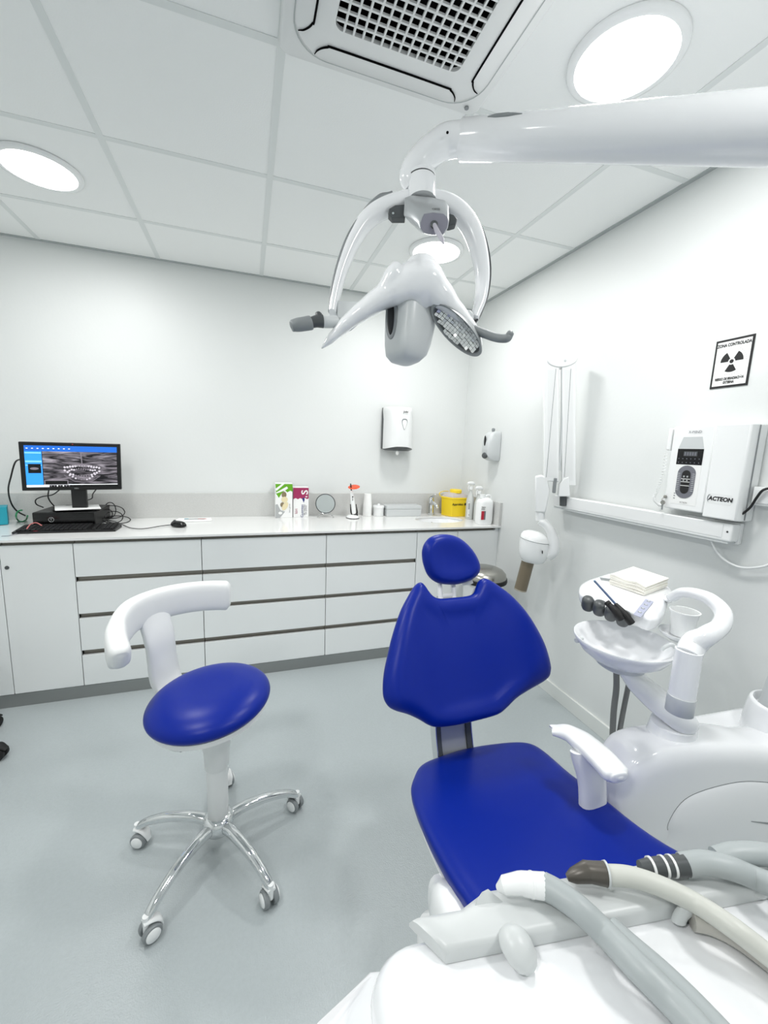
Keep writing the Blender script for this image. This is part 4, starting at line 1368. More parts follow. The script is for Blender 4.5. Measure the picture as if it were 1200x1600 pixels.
class Sheet:
    """flat print: normalised (s right, t down) coordinates on a rectangle"""

    def __init__(s, tl, tr, bl, parent, lift=0.0004):
        s.o, s.ex, s.ey = Vector(tl), Vector(tr) - Vector(tl), Vector(bl) - Vector(tl)
        s.n = s.ey.cross(s.ex).normalized()
        s.p = parent
        s.k = 1
        s.lift = lift

    def P(s, a, b, h=0.0):
        return s.o + s.ex * a + s.ey * b + s.n * h

    def poly(s, name, pts, m, h=None):
        hh = s.lift * s.k if h is None else h
        if h is None:
            s.k += 1
        mb = MB().prism([s.P(a, b, 0) for a, b in pts], s.n * hh)
        return obj(name, mb, m, s.p, smooth=0)

    def rect(s, name, a0, b0, a1, b1, m, h=None):
        return s.poly(name, [(a0, b0), (a1, b0), (a1, b1), (a0, b1)], m, h)

    def oval(s, name, a, b, ra, rb, m, h=None, n=24, rot=0.0):
        w, hgt = s.ex.length, s.ey.length
        pts = []
        for k in range(n):
            q = 2 * PI * k / n
            x, y = ra * w * math.cos(q), rb * hgt * math.sin(q)
            x, y = x * math.cos(rot) - y * math.sin(rot), x * math.sin(rot) + y * math.cos(rot)
            pts.append((a + x / w, b + y / hgt))
        return s.poly(name, pts, m, h)

    def text(s, name, body, a, b, size, m, rot=0, h=None, sx=1.0, fat=0.0, align='CENTER', shear=0):
        ex, ey = s.ex.normalized(), -s.ey.normalized()
        c, q = math.cos(math.radians(rot)), math.sin(math.radians(rot))
        return text(name, body, size * s.ey.length, s.P(a, b), ex * c + ey * q, ey * c - ex * q, m, s.p, thick=(s.lift * s.k + 0.0003) if h is None else h, sx=sx, fat=fat, align=align, shear=shear)


# ------------------------------------------------------------------ computer
CX0 = on(51, 812, 1, -0.30).x
pc = thing('desktop_computer', (CX0 + 0.148, -0.17, ZT), 'black slim desktop computer lying flat under the monitor', 'computer')
CH = 0.088
obj('computer_case', MB().box((CX0, -0.30, ZT), (CX0 + 0.296, -0.035, ZT + CH)), 'black', pc, smooth=0, bevel=0.004)
obj('front_bezel', MB().box((CX0 + 0.002, -0.306, ZT + 0.003), (CX0 + 0.294, -0.30, ZT + CH - 0.003)), 'black_gloss', pc, smooth=0, bevel=0.002)
lg = on(80, 812, 1, -0.307)
ring = [lg + X(0.0125 * math.cos(2 * PI * k / 24), 0, 0.0125 * math.sin(2 * PI * k / 24)) for k in range(25)]
obj('logo_ring', MB().tube(ring, 0.0011, 6), 'silver_paint', pc)
text('logo_letter', 'T', 0.018, lg, (1, 0, 0), (0, 0, 1), 'silver_paint', pc, thick=0.0005)
ps = [on(u, v, 2, ZT + CH + 0.0118) for u, v in ((86, 798), (158, 795), (154, 788.5), (85, 791))]
pp_ = obj('paper_sheet', MB().prism(ps, X(0, 0, 0.0012)), 'paper', smooth=0, loc=ps[0])
tag(pp_, 'white sheet of paper on top of the black desktop computer', 'paper')

MTL, MTR, MBL = on(28, 690, 1, -0.285), on(187.5, 694, 1, -0.235), on(34.5, 767, 1, -0.268)
mo = thing('computer_monitor', X(CX0 + 0.17, -0.2, ZT + CH), 'black computer monitor showing a panoramic dental x-ray', 'monitor')
exm, eym = MTR - MTL, MBL - MTL
nm = eym.cross(exm).normalized()
mb = MB()
mb.obox(MTL + exm / 2 + eym / 2 - nm * 0.011, exm / 2, eym / 2, nm * 0.011)
obj('housing', mb, 'black', mo, smooth=0, bevel=0.003)
mb = MB().obox(MTL + exm / 2 + eym / 2 - nm * 0.03, exm * 0.3, eym * 0.32, nm * 0.012)
obj('rear_bulge', mb, 'black', mo, smooth=0, bevel=0.006)
F = Sheet(MTL + nm * 0.0002, MTR + nm * 0.0002, MBL + nm * 0.0002, mo)
# bezel coordinates -> screen sheet
s0, s1, t0, t1 = 0.048, 0.963, 0.068, 0.925
SCR = Sheet(F.P(s0, t0), F.P(s1, t0), F.P(s0, t1), mo, 0.00035)
SCR.rect('screen_panel', 0, 0, 1, 1, 'screen_black')
SCR.rect('screen_sidebar', 0, 0, 0.175, 0.945, 'screen_blue')
SCR.rect('screen_titlebar', 0, 0, 1, 0.135, 'screen_deep')
SCR.rect('screen_xray', 0.182, 0.135, 0.995, 0.935, 'xray_picture')
SCR.rect('screen_taskbar', 0, 0.95, 0.235, 1.0, 'screen_white')
SCR.rect('screen_edge', 0.182, 0.935, 0.995, 0.95, 'screen_white', 0.0018)
for a, b_ in ((0.03, 0.06), (0.23, 0.27), (0.33, 0.35)):
    SCR.rect('screen_row', 0.005, a + 0.13, 0.17, b_ + 0.13, 'screen_pale', 0.0019)
SCR.rect('screen_thumbnail', 0.028, 0.44, 0.16, 0.66, 'screen_black', 0.0020)
SCR.oval('thumbnail_teeth', 0.092, 0.55, 0.045, 0.03, 'tooth_dim', 0.0023)
SCR.rect('screen_dialog', 0.185, 0.83, 0.44, 0.945, 'tooth_dim', 0.0020)
SCR.rect('dialog_field', 0.195, 0.85, 0.43, 0.935, 'screen_black', 0.0023)
for k in range(7):
    SCR.rect('task_icon', 0.25 + 0.032 * k, 0.962, 0.262 + 0.032 * k, 0.988, 'screen_white' if k in (2, 4) else 'tooth_dim', 0.0020)
for k in range(9):
    SCR.rect('title_mark', 0.02 + 0.055 * k, 0.06, 0.038 + 0.055 * k, 0.075, 'screen_white', 0.0021)
rt_ = random.Random(3)
for row, (bt, cv, nT) in enumerate(((0.50, 0.10, 14), (0.575, 0.09, 12), (0.675, -0.16, 14), (0.76, -0.15, 10))):
    for k in range(nT):
        q = (k + 0.5) / nT * 2 - 1
        a = 0.60 + q * (0.205 if row in (0, 2) else 0.155)
        b_ = bt + cv * (q * q - 0.4) * (-1 if row > 1 else 0.5) * (1 if row < 2 else -1) + rt_.uniform(-.012, .012)
        mt_ = 'tooth_glow' if (abs(q) > 0.45 or rt_.random() < 0.2) else 'tooth_dim'
        SCR.oval('xray_tooth', a, b_, 0.013 if abs(q) > .4 else 0.008, 0.028 if row in (0, 2) else 0.022, mt_, 0.0022, n=8, rot=q * 0.5)
SCR.poly('xray_septum', [(0.585, 0.14), (0.60, 0.14), (0.606, 0.46), (0.596, 0.46)], 'tooth_dim', 0.0021)
SCR.poly('xray_palate', [(0.50, 0.475), (0.70, 0.475), (0.70, 0.492), (0.50, 0.492)], 'tooth_glow', 0.0021)
SCR.poly('xray_jaw', [(0.40, 0.70), (0.50, 0.85), (0.60, 0.885), (0.70, 0.86), (0.80, 0.72), (0.80, 0.735), (0.70, 0.875), (0.60, 0.90), (0.50, 0.865), (0.40, 0.715)], 'tooth_dim', 0.0021)
F.text('maker_name', 'DELL', 0.53, 0.962, 0.035, 'silver_paint', h=0.0006)
F.rect('power_light', 0.505, 0.022, 0.52, 0.034, 'label_red', 0.0006)
# stand
nk0, nk1 = F.P(0.45, 0.8), F.P(0.60, 0.8)
nb_ = X((nk0.x + nk1.x) / 2, -0.215, 0)
obj('stand_neck', MB().box((nb_.x - 0.037, -0.222, ZT + CH + 0.008), (nb_.x + 0.037, -0.195, MTL.z - 0.09)), 'black', mo, smooth=0, bevel=0.004)
obj('stand_foot', MB().box((nb_.x - 0.115, -0.27, ZT + CH + 0.0004), (nb_.x + 0.115, -0.08, ZT + CH + 0.011)), 'black', mo, smooth=0, bevel=0.004)

# keyboard
kb = thing('keyboard', (-2.61, -0.39, ZT), 'black keyboard in front of the desktop computer', 'keyboard')
kx0, kx1, ky0, ky1 = -2.848, -2.385, -0.452, -0.325
mb = MB()
mb.add([(kx0, ky0, ZT), (kx1, ky0, ZT), (kx1, ky1, ZT), (kx0, ky1, ZT), (kx0, ky0, ZT + 0.010), (kx1, ky0, ZT + 0.010), (kx1, ky1, ZT + 0.024), (kx0, ky1, ZT + 0.024)],
       [(3, 2, 1, 0), (4, 5, 6, 7), (0, 1, 5, 4), (1, 2, 6, 5), (2, 3, 7, 6), (3, 0, 4, 7)])
obj('keyboard_base', mb, 'black', kb, smooth=0, bevel=0.002)
kme = None
for r in range(5):
    for c in range(21):
        if c in (15, 17):
            continue
        x = kx0 + 0.011 + (kx1 - kx0 - 0.022) * (c + 0.5) / 21
        y = ky0 + 0.010 + (ky1 - ky0 - 0.02) * (r + 0.5) / 5
        z = ZT + 0.010 + 0.014 * (y - ky0) / (ky1 - ky0)
        if kme is None:
            k_ = obj('key', MB().obox((0, 0, 0.003), X(0.0088, 0, 0), X(0, 0.0088, 0.001), X(0, 0, 0.0035)), 'black_rubber', None, smooth=0)
            kme = k_.data
        else:
            k_ = bpy.data.objects.new('key', kme)
            COL.objects.link(k_)
        k_.parent = kb
        k_.location = X(x, y, z) - kb.location

# mouse with cable
mc_ = on(279, 823, 2, ZT)
ms = thing('computer_mouse', mc_, 'small black computer mouse on the worktop', 'mouse')
mo_ = [mc_ + X(0.030 * math.cos(2 * PI * k / 32), 0.055 * math.sin(2 * PI * k / 32), 0.008) for k in range(32)]
rot = lambda p, a: mc_ + Matrix.Rotation(a, 3, 'Z') @ (p - mc_)
obj('mouse_shell', MB().cushion([rot(p, 0.9) for p in mo_], (0, 0, 1), 0.028, 0.03, back=0.0075), 'black_gloss', ms, smooth=180)
obj('mouse_wheel', MB().lathe([(0.0, -0.004), (0.009, -0.004), (0.009, 0.004), (0.0, 0.004)], mc_ + X(-0.022, 0.018, 0.03), rot(mc_ + X(1, 0, 0), 0.9) - mc_, 16), 'dark_grey', ms)


def cable(pix, r, m, label, name='cable', smooth=6, cat='cable', group=None):
    P = [p if isinstance(p, Vector) else p for p in pix]
    o = obj(name, MB().tube(P, r, 8, smooth=smooth), m, loc=P[0], smooth=60)
    tag(o, label, cat, group)
    return o


zt = ZT + 0.0045
cable([on(266, 820, 2, zt), on(250, 822, 2, zt), on(225, 826, 2, zt), on(205, 825, 2, zt), on(192, 820, 2, zt), on(180, 815, 2, zt), on(168, 813, 2, zt)], 0.0022, 'black', 'thin black mouse cable running left from the mouse', 'mouse_cable')
cable([F.P(0.02, 0.35) - nm * 0.015, on(24, 722, 1, -0.22), on(17, 745, 1, -0.20), on(13, 765, 1, -0.16), on(17, 785, 1, -0.12), on(26, 798, 1, -0.10), on(40, 806, 1, -0.09)], 0.0042, 'black', 'thick black cable hanging from the left side of the monitor', 'monitor_cable')
cable([F.P(0.24, 0.98) - nm * 0.03, on(75, 775, 1, -0.16), on(78, 783, 1, -0.13), on(84, 790, 1, -0.09), on(88, 794, 1, -0.06)], 0.0034, 'black', 'black cable dropping straight from under the monitor', 'monitor_cable')
cable([F.P(0.36, 0.98) - nm * 0.03, on(82, 773, 1, -0.15), on(66, 776, 1, -0.12), on(56, 781, 1, -0.10), on(57, 788, 1, -0.08), on(68, 793, 1, -0.06)], 0.0034, 'black', 'black cable looping left under the monitor', 'monitor_cable')
cable([F.P(0.73, 0.98) - nm * 0.02, on(145, 772, 1, -0.16), on(144, 778, 1, -0.12), on(138, 781, 1, -0.08), on(130, 781, 1, -0.05)], 0.0032, 'black', 'black cable looping right under the monitor', 'monitor_cable')
# tangle at the right of the computer: several separate loops
loops = [((172, 797), 9, 12, -0.10, 'large'), ((175, 800), 20, 10, -0.13, 'widest'), ((182, 812), 22, 6, -0.17, 'lowest'), ((168, 803), 8, 7, -0.09, 'small tight'), ((178, 808), 14, 9, -0.20, 'flat')]
for (cu_, cv_), ru, rv, yy, lab in loops:
    P = []
    for k in range(13):
        a = 2 * PI * k / 11 - 0.6
        v_ = cv_ + rv * math.sin(a)
        u_ = cu_ + ru * math.cos(a)
        p = on(u_, v_, 1, yy + 0.015 * math.sin(k * 1.7))
        if p.z < ZT + 0.004:
            p = on(u_, v_, 2, ZT + 0.004 + 0.002 * (k % 3))
        P.append(p)
    cable(P, 0.0026, 'black', lab + ' loop of thin black cable heaped right of the computer', 'cable_loop', 4, group='black cable tangle')


cable([on(34 + 9 * math.cos(a), 806 + 9 * math.sin(a), 1, -0.24) if 806 + 9 * math.sin(a) < 811 else on(34 + 9 * math.cos(a), 806 + 9 * math.sin(a), 2, ZT + 0.008) for a in [k * 0.6 for k in range(9)]], 0.0042, 'green_cable', 'green cable coiled left of the computer', 'green_cable')
cable([on(42, 826, 2, ZT + 0.035), on(48, 819, 2, ZT + 0.042), on(57, 817, 2, ZT + 0.044), on(65, 821, 2, ZT + 0.036)], 0.0028, 'pink_cable', 'short pink cable lying over the keyboard', 'pink_cable')
cable([on(12, 797, 2, ZT + 0.006), on(22, 800, 2, ZT + 0.012), on(32, 803, 2, ZT + 0.007), on(24, 808, 2, ZT + 0.005), on(14, 806, 2, ZT + 0.005), on(20, 811, 2, ZT + 0.005)], 0.0050, 'white_plastic', 'white cables bunched beside the teal box', 'white_cable')
cable([on(2, 838, 2, zt), on(14, 837, 2, zt), on(24, 834, 2, zt), on(32, 831, 2, zt)], 0.0016, 'ink_grey', 'thin grey lead on the worktop edge before the keyboard', 'thin_lead')
rd = on(56, 833, 2, ZT)
o = obj('red_connector', MB().tube([rd + X(-0.016, 0, 0.006), rd + X(-0.008, 0, 0.006), rd + X(0.006, 0, 0.006), rd + X(0.016, 0.002, 0.006)], [0.0045, 0.0058, 0.0058, 0.004], 10), 'label_red', loc=rd, smooth=50)
tag(o, 'small red connector lying in front of the keyboard', 'connector')
tbx = on(13, 820, 2, ZT)
te = thing('teal_box', tbx, 'teal cardboard box at the left end of the worktop', 'box')
e1, e2 = X(-0.93, -0.36, 0), X(0.36, -0.93, 0) * -1
tcb = tbx + e1 * 0.10 + e2 * 0.05
obj('carton', MB().obox(tcb + X(0, 0, 0.05), e1 * 0.10, e2 * 0.05, X(0, 0, 0.048)), 'teal_card', te, smooth=0, bevel=0.0015)
obj('carton_lid', MB().obox(tcb + X(0, 0, 0.1), e1 * 0.101, e2 * 0.051, X(0, 0, 0.003)), 'teal_card', te, smooth=0, bevel=0.0015)

# flat picture card on the worktop
cdp = [on(u, v, 2, ZT + 0.0006) for u, v in ((271, 816), (331, 814.5), (330, 810.5), (280, 811.5))]
tcard = thing('picture_card', cdp[0], 'white card with a small colour print lying flat on the worktop', 'card')
obj('card_sheet', MB().prism(cdp, X(0, 0, 0.008)), 'paper', tcard, smooth=0)
c_ = cdp[0] * .45 + cdp[2] * .55 + X(0, 0, 0.0085)
obj('card_print', MB().obox(c_, X(0.06, 0, 0), X(0, 0.018, 0), X(0, 0, 0.0006)), 'box_grey', tcard, smooth=0)
obj('card_print', MB().obox(c_ + X(0.045, -0.005, 0.0008), X(0.025, 0, 0), X(0, 0.006, 0), X(0, 0, 0.0005)), 'pink_cable', tcard, smooth=0)
obj('card_print', MB().obox(c_ + X(-0.05, 0.004, 0.0008), X(0.012, 0, 0), X(0, 0.008, 0), X(0, 0, 0.0005)), 'teal_card', tcard, smooth=0)

# ------------------------------------------------------------------ glove boxes
YB = -0.105
gx0, gx1 = on(430.5, 800, 1, YB).x, on(457.0, 800, 1, YB).x
gb = thing('glove_box', X((gx0 + gx1) / 2, YB + 0.035, ZT), 'green and white glove box with a picture of cream gloves', 'box')
zb = ZT + 0.243
obj('carton', MB().box((gx0, YB, ZT), (gx1, -0.024, zb)), 'box_white', gb, smooth=0, bevel=0.0012)
G = Sheet((gx0, YB, zb), (gx1, YB, zb), (gx0, YB, ZT), gb)
G.poly('green_print', [(0.0, 0.02), (1, 0.02), (1, 0.24), (0.86, 0.21), (0.7, 0.26), (0.55, 0.20), (0.35, 0.30), (0.2, 0.42), (0.04, 0.3)], 'leaf_green')
G.poly('white_stripe', [(0.0, 0.16), (0.42, 0.0), (0.58, 0.0), (0.06, 0.22)], 'box_white')
G.poly('white_stripe', [(0.02, 0.27), (0.66, 0.09), (0.74, 0.14), (0.58, 0.20), (0.08, 0.29)], 'box_white')
G.poly('grey_print', [(0.0, 0.62), (0.12, 0.60), (0.30, 0.78), (0.56, 0.82), (0.26, 1.0), (0.0, 1.0)], 'box_grey')
G.oval('glove_print', 0.50, 0.33, 0.14, 0.09, 'glove_shade')
G.oval('glove_print', 0.53, 0.47, 0.19, 0.085, 'glove_cream')
G.oval('glove_print', 0.40, 0.62, 0.12, 0.07, 'glove_shade')
G.oval('glove_print', 0.56, 0.66, 0.15, 0.13, 'glove_cream', rot=0.5)
G.oval('logo_print', 0.28, 0.86, 0.11, 0.04, 'box_white')
G.text('box_text', 'latex gloves', 0.82, 0.72, 0.055, 'ink_grey', rot=90)
px0, px1 = on(458.2, 800, 1, YB + 0.015).x, on(482, 800, 1, YB + 0.015).x
pb_ = thing('glove_box', X((px0 + px1) / 2, YB + 0.04, ZT), 'plum and white glove box marked with a large S', 'box')
zb2 = ZT + 0.215
obj('carton', MB().box((px0, YB + 0.015, ZT), (px1, -0.024, zb2)), 'box_white', pb_, smooth=0, bevel=0.0012)
G = Sheet((px0, YB + 0.015, zb2), (px1, YB + 0.015, zb2), (px0, YB + 0.015, ZT), pb_)
G.poly('plum_print', [(0.0, 0.02), (1, 0.02), (1, 0.37), (0.9, 0.40), (0.78, 0.36), (0.6, 0.40), (0.45, 0.36), (0.3, 0.40), (0.15, 0.36), (0, 0.40)], 'plum')
G.text('size_letter', 'S', 0.76, 0.17, 0.30, 'box_white', rot=90, fat=0.0012, sx=1.2)
G.text('size_mark', '8', 0.86, 0.315, 0.09, 'box_white', rot=90, fat=0.0006)
G.poly('navy_print', [(0.58, 0.37), (0.72, 0.34), (0.74, 0.42), (0.68, 0.52), (0.60, 0.42)], 'ink_navy')
G.text('brand_text', 'kiri', 0.20, 0.80, 0.13, 'plum', rot=90)
G.text('box_text', 'Guantes', 0.58, 0.79, 0.13, 'ink_navy', rot=90)
G.text('box_text', 'de nitrilo', 0.72, 0.76, 0.10, 'ink_grey', rot=90)
G.text('box_text', 'sin polvo', 0.83, 0.76, 0.085, 'ink_grey', rot=90)

# ------------------------------------------------------------------ round table mirror
mp_ = on(508.5, 787, 1, -0.11)
mr = thing('table_mirror', X(mp_.x, -0.11, ZT), 'small round table mirror on wire feet', 'mirror')
nmr = X(-0.25, -1, 0.05).normalized()
a_, b__ = basis(nmr)
rim = [mp_ + a_ * (0.069 * math.cos(2 * PI * k / 40)) + b__ * (0.069 * math.sin(2 * PI * k / 40)) for k in range(41)]
obj('mirror_rim', MB().tube(rim, 0.0032, 8), 'dark_grey', mr)
obj('mirror_glass', MB().lathe([(0.0, 0.0), (0.067, 0.0), (0.067, -0.005), (0.0, -0.005)], mp_, nmr, 48), 'mirror_glass', mr, smooth=30)
for s in (-1, 1):
    f0 = mp_ + X(s * 0.03, 0.0, -0.064)
    obj('wire_foot', MB().tube([f0, X(f0.x + s * 0.012, -0.105, ZT + 0.016), X(f0.x + s * 0.028, -0.13, ZT + 0.0032), X(f0.x + s * 0.015, -0.15, ZT + 0.003)], 0.0026, 8, smooth=5), 'chrome', mr)
obj('foot_bar', MB().tube([mp_ + X(-0.03, 0.0, -0.066), mp_ + X(0, -0.012, -0.074), mp_ + X(0.03, 0, -0.066)], 0.0028, 8, smooth=5), 'chrome', mr)

# ------------------------------------------------------------------ curing light on its base
bsx = on(551, 809, 2, ZT)
bsx.y = max(bsx.y, -0.19)
cl_ = thing('curing_light', bsx, 'white cordless curing light with an orange shield standing in its base', 'dental tool')
obj('charging_base', MB().lathe([(0.0, 0.0), (0.060, 0.0), (0.062, 0.006), (0.055, 0.014), (0.035, 0.022), (0.0, 0.025)], bsx, n=36, sy=0.75), 'white_plastic', cl_, smooth=50)
obj('base_rim', MB().lathe([(0.0, -0.0), (0.064, 0.0), (0.064, 0.004), (0.0, 0.004)], bsx, n=36, sy=0.75), 'black', cl_)
mb = MB()
for s in (-1, 1):
    mb.tube([bsx + X(0.018 + s * 0.012, 0, 0.01), bsx + X(0.010 + s * 0.022, 0, 0.04), bsx + X(0.002 + s * 0.021, 0, 0.10)], [0.008, 0.006, 0.003], 10, smooth=4)
mb.tube([bsx + X(0.005, -0.004, 0.02), bsx + X(0.034, -0.004, 0.02)], 0.016, 12)
obj('cradle', mb, 'black_gloss', cl_, smooth=60)
hp0, hp1 = bsx + X(0.008, 0, 0.03), bsx + X(-0.014, 0.0, 0.20)
obj('handpiece', MB().tube([hp0, hp0 * .6 + hp1 * .4, hp1 * .9 + hp0 * .1, hp1], [0.016, 0.0155, 0.012, 0.008], 18, smooth=4), 'white_plastic', cl_, smooth=60)
for z, r in ((0.155, 0.005), (0.142, 0.003), (0.132, 0.0035)):
    obj('button', MB().lathe([(0.0, 0.0), (r, 0.0), (r, 0.002), (0.0, 0.002)], bsx + X(-0.007, -0.0135, z), (0, -1, 0), 12), 'black', cl_)
obj('light_guide', MB().tube([hp1, hp1 + X(-0.004, 0, 0.022), hp1 + X(-0.008, -0.002, 0.05)], [0.005, 0.0048, 0.004], 10, smooth=3), 'black_gloss', cl_)
sc_ = hp1 + X(0.018, 0, 0.024)
sn = X(-0.25, -0.35, 1).normalized()
obj('orange_shield', MB().lathe([(0.0, 0.0), (0.040, 0.0), (0.042, 0.0015), (0.040, 0.003), (0.0, 0.003)], sc_, sn, 36, sx=1.05, sy=0.85), 'orange_shield', cl_)

# ------------------------------------------------------------------ cup stack, jar, metal box
cx_ = on(574, 795, 1, -0.085).x
cs2 = thing('paper_cup_stack', X(cx_, -0.085, ZT), 'tall stack of white paper cups against the upstand', 'cups')
for k in range(7):
    z = ZT + 0.0005 + k * 0.013
    obj('cup', MB().lathe([(0.0, 0.0), (0.033 if k < 99 else 0, 0.0), (0.0315, 0.004), (0.026, 0.088), (0.0, 0.088)], (cx_, -0.085, z), n=28), 'paper', cs2, smooth=40)
jx = on(591.5, 795, 1, -0.085).x
jr = thing('white_jar', X(jx, -0.085, ZT), 'small white lidded jar between the cups and metal box', 'jar')
obj('jar_body', MB().lathe([(0.0, 0.0), (0.038, 0.0), (0.040, 0.004), (0.040, 0.060), (0.0, 0.060)], (jx, -0.085, ZT), n=36), 'white_plastic', jr, smooth=40)
obj('jar_lid', MB().lathe([(0.0, 0.060), (0.043, 0.060), (0.044, 0.064), (0.044, 0.074), (0.041, 0.079), (0.0, 0.080)], (jx, -0.085, ZT), n=36), 'white_plastic', jr, smooth=40)
obj('jar_knob', MB().lathe([(0.0, 0.079), (0.009, 0.079), (0.010, 0.088), (0.007, 0.092), (0.0, 0.0925)], (jx, -0.085, ZT), n=20), 'white_plastic', jr, smooth=50)
bx0, bx1 = on(604, 795, 1, -0.13).x, on(657.5, 795, 1, -0.13).x
mbx = thing('metal_box', X((bx0 + bx1) / 2, -0.09, ZT), 'silver grey metal instrument box left of the tap', 'box')
obj('box_tray', MB().box((bx0, -0.14, ZT), (bx1, -0.03, ZT + 0.055)), 'pale_grey', mbx, smooth=0, bevel=0.003)
obj('box_lid', MB().box((bx0 - 0.002, -0.142, ZT + 0.0555), (bx1 + 0.002, -0.028, ZT + 0.082)), 'pale_grey', mbx, smooth=0, bevel=0.004)

# ------------------------------------------------------------------ sharps container
sh = thing('sharps_container', (-0.12, -0.10, ZT), 'yellow sharps container with a pale lid and yellow cap', 'container')
fp = [(-0.222, -0.095), (-0.182, -0.205), (-0.040, -0.205), (-0.028, -0.13), (-0.04, -0.05), (-0.195, -0.05)]
mid = (-0.12, -0.125)
sc2 = lambda s, z: [X(mid[0] + (x - mid[0]) * s, mid[1] + (y - mid[1]) * s, z) for x, y in fp]
mb = MB()
mb.loft([sc2(0.93, ZT), sc2(0.95, ZT + 0.003), sc2(1.0, ZT + 0.135), sc2(1.04, ZT + 0.137), sc2(1.04, ZT + 0.148), sc2(1.0, ZT + 0.150)])
obj('tub', mb, 'sharps_yellow', sh, smooth=25, bevel=0.003)
mb = MB()
mb.loft([sc2(0.98, ZT + 0.150), sc2(0.93, ZT + 0.160), sc2(0.60, ZT + 0.182), sc2(0.5, ZT + 0.184)])
obj('lid', mb, 'sharps_lid', sh, smooth=30)
obj('cap', MB().lathe([(0.0, 0.182), (0.056, 0.182), (0.056, 0.202), (0.050, 0.208), (0.0, 0.209)], (mid[0] + 0.005, mid[1], ZT), n=32, sx=1.0, sy=0.8), 'sharps_yellow', sh, smooth=40)
obj('carry_handle', MB().tube([X(-0.228, -0.09, ZT + 0.145), X(-0.23, -0.07, ZT + 0.172), X(-0.18, -0.05, ZT + 0.185), X(-0.14, -0.05, ZT + 0.185)], 0.0032, 8, smooth=5), 'sharps_yellow', sh)
text('tub_text', 'Approbio: \u25a0 \u25a0', 0.024, (-0.105, -0.2055, ZT + 0.098), (1, 0, 0), (0, -0.03, 1), 'ink_black', sh, thick=0.001, fat=0.0006, shear=0.1)


# ------------------------------------------------------------------ spray bottles and jug
def spray(x, y, label, hh=1.0, lab=True):
    t = thing('spray_bottle', X(x, y, ZT), label, 'bottle', 'spray bottles')
    obj('bottle_body', MB().lathe([(0.0, 0.0), (0.036, 0.0), (0.038, 0.006), (0.038, 0.13 * hh), (0.034, 0.155 * hh), (0.018, 0.195 * hh), (0.013, 0.215 * hh), (0.013, 0.235 * hh), (0.0, 0.235 * hh)], (x, y, ZT), n=32, sy=0.72), 'clear_plastic', t, smooth=50)
    obj('trigger_collar', MB().lathe([(0.0, 0.225 * hh), (0.016, 0.225 * hh), (0.016, 0.25 * hh), (0.0, 0.25 * hh)], (x, y, ZT), n=20), 'white_plastic', t)
    zz = ZT + 0.262 * hh
    obj('trigger_head', MB().tube([X(x + 0.03, y + 0.005, zz), X(x + 0.01, y, zz + 0.010), X(x - 0.02, y - 0.005, zz + 0.012), X(x - 0.038, y - 0.01, zz + 0.008)], [0.009, 0.014, 0.012, 0.008], 14, smooth=4), 'white_plastic', t, smooth=60)
    obj('trigger', MB().tube([X(x - 0.014, y - 0.004, zz), X(x - 0.026, y - 0.006, zz - 0.02), X(x - 0.022, y - 0.006, zz - 0.045)], [0.005, 0.0045, 0.003], 8, smooth=4), 'white_plastic', t)
    if lab:
        G = Sheet((x - 0.036, y - 0.0285, ZT + 0.135), (x + 0.010, y - 0.0285, ZT + 0.135), (x - 0.036, y - 0.0285, ZT + 0.02), t)
        G.rect('bottle_label', 0, 0, 1, 1, 'paper')
        G.rect('label_print', 0.1, 0.1, 0.8, 0.5, 'box_grey')
        G.text('label_text', 'A F', 0.45, 0.87, 0.12, 'ink_black')
    return t


spray(-0.082, -0.30, 'translucent spray bottle with a white label beside the sharps container')
spray(-0.062, -0.385, 'spray bottle half hidden behind the white jug', 0.9, False)
jgx, jgy = -0.085, -0.505
jg = thing('disinfectant_jug', X(jgx, jgy, ZT), 'white plastic jug with a red label at the right end of the worktop', 'jug')
mb = MB()
mb.loft([[X(jgx + a * 0.058 * c_ + 0, jgy + a * 0.045 * s_, ZT + h) for c_, s_ in [(math.copysign(abs(math.cos(2 * PI * k / 40)) ** .6, math.cos(2 * PI * k / 40)), math.copysign(abs(math.sin(2 * PI * k / 40)) ** .6, math.sin(2 * PI * k / 40))) for k in range(40)]] for a, h in ((0.9, 0.0), (0.97, 0.008), (0.98, 0.022), (1.0, 0.026), (1.0, 0.135), (0.97, 0.14), (0.98, 0.155), (0.85, 0.172), (0.5, 0.188), (0.32, 0.192))])
obj('jug_body', mb, 'white_plastic', jg, smooth=45)
obj('jug_cap', MB().lathe([(0.020, 0.186), (0.020, 0.212), (0.0, 0.213)], (jgx - 0.02, jgy, ZT), n=24), 'white_plastic', jg, smooth=45)
obj('jug_handle', MB().tube([X(jgx - 0.005, jgy, ZT + 0.185), X(jgx + 0.015, jgy, ZT + 0.205), X(jgx + 0.042, jgy, ZT + 0.200), X(jgx + 0.05, jgy, ZT + 0.165)], 0.007, 10, smooth=5), 'white_plastic', jg, smooth=60)
G = Sheet((jgx - 0.052, jgy - 0.0455, ZT + 0.135), (jgx - 0.012, jgy - 0.0455, ZT + 0.135), (jgx - 0.052, jgy - 0.0455, ZT + 0.035), jg)
G.rect('jug_label', 0, 0, 1, 1, 'paper')
G.rect('red_print', 0.05, 0.36, 0.62, 0.98, 'label_red')
G.rect('grey_print', 0.62, 0.36, 0.92, 0.98, 'ink_grey')
G.text('jug_text', 'Septo', 0.4, 0.08, 0.14, 'ink_black')
G.text('jug_text', 'MED', 0.36, 0.23, 0.15, 'ink_black')
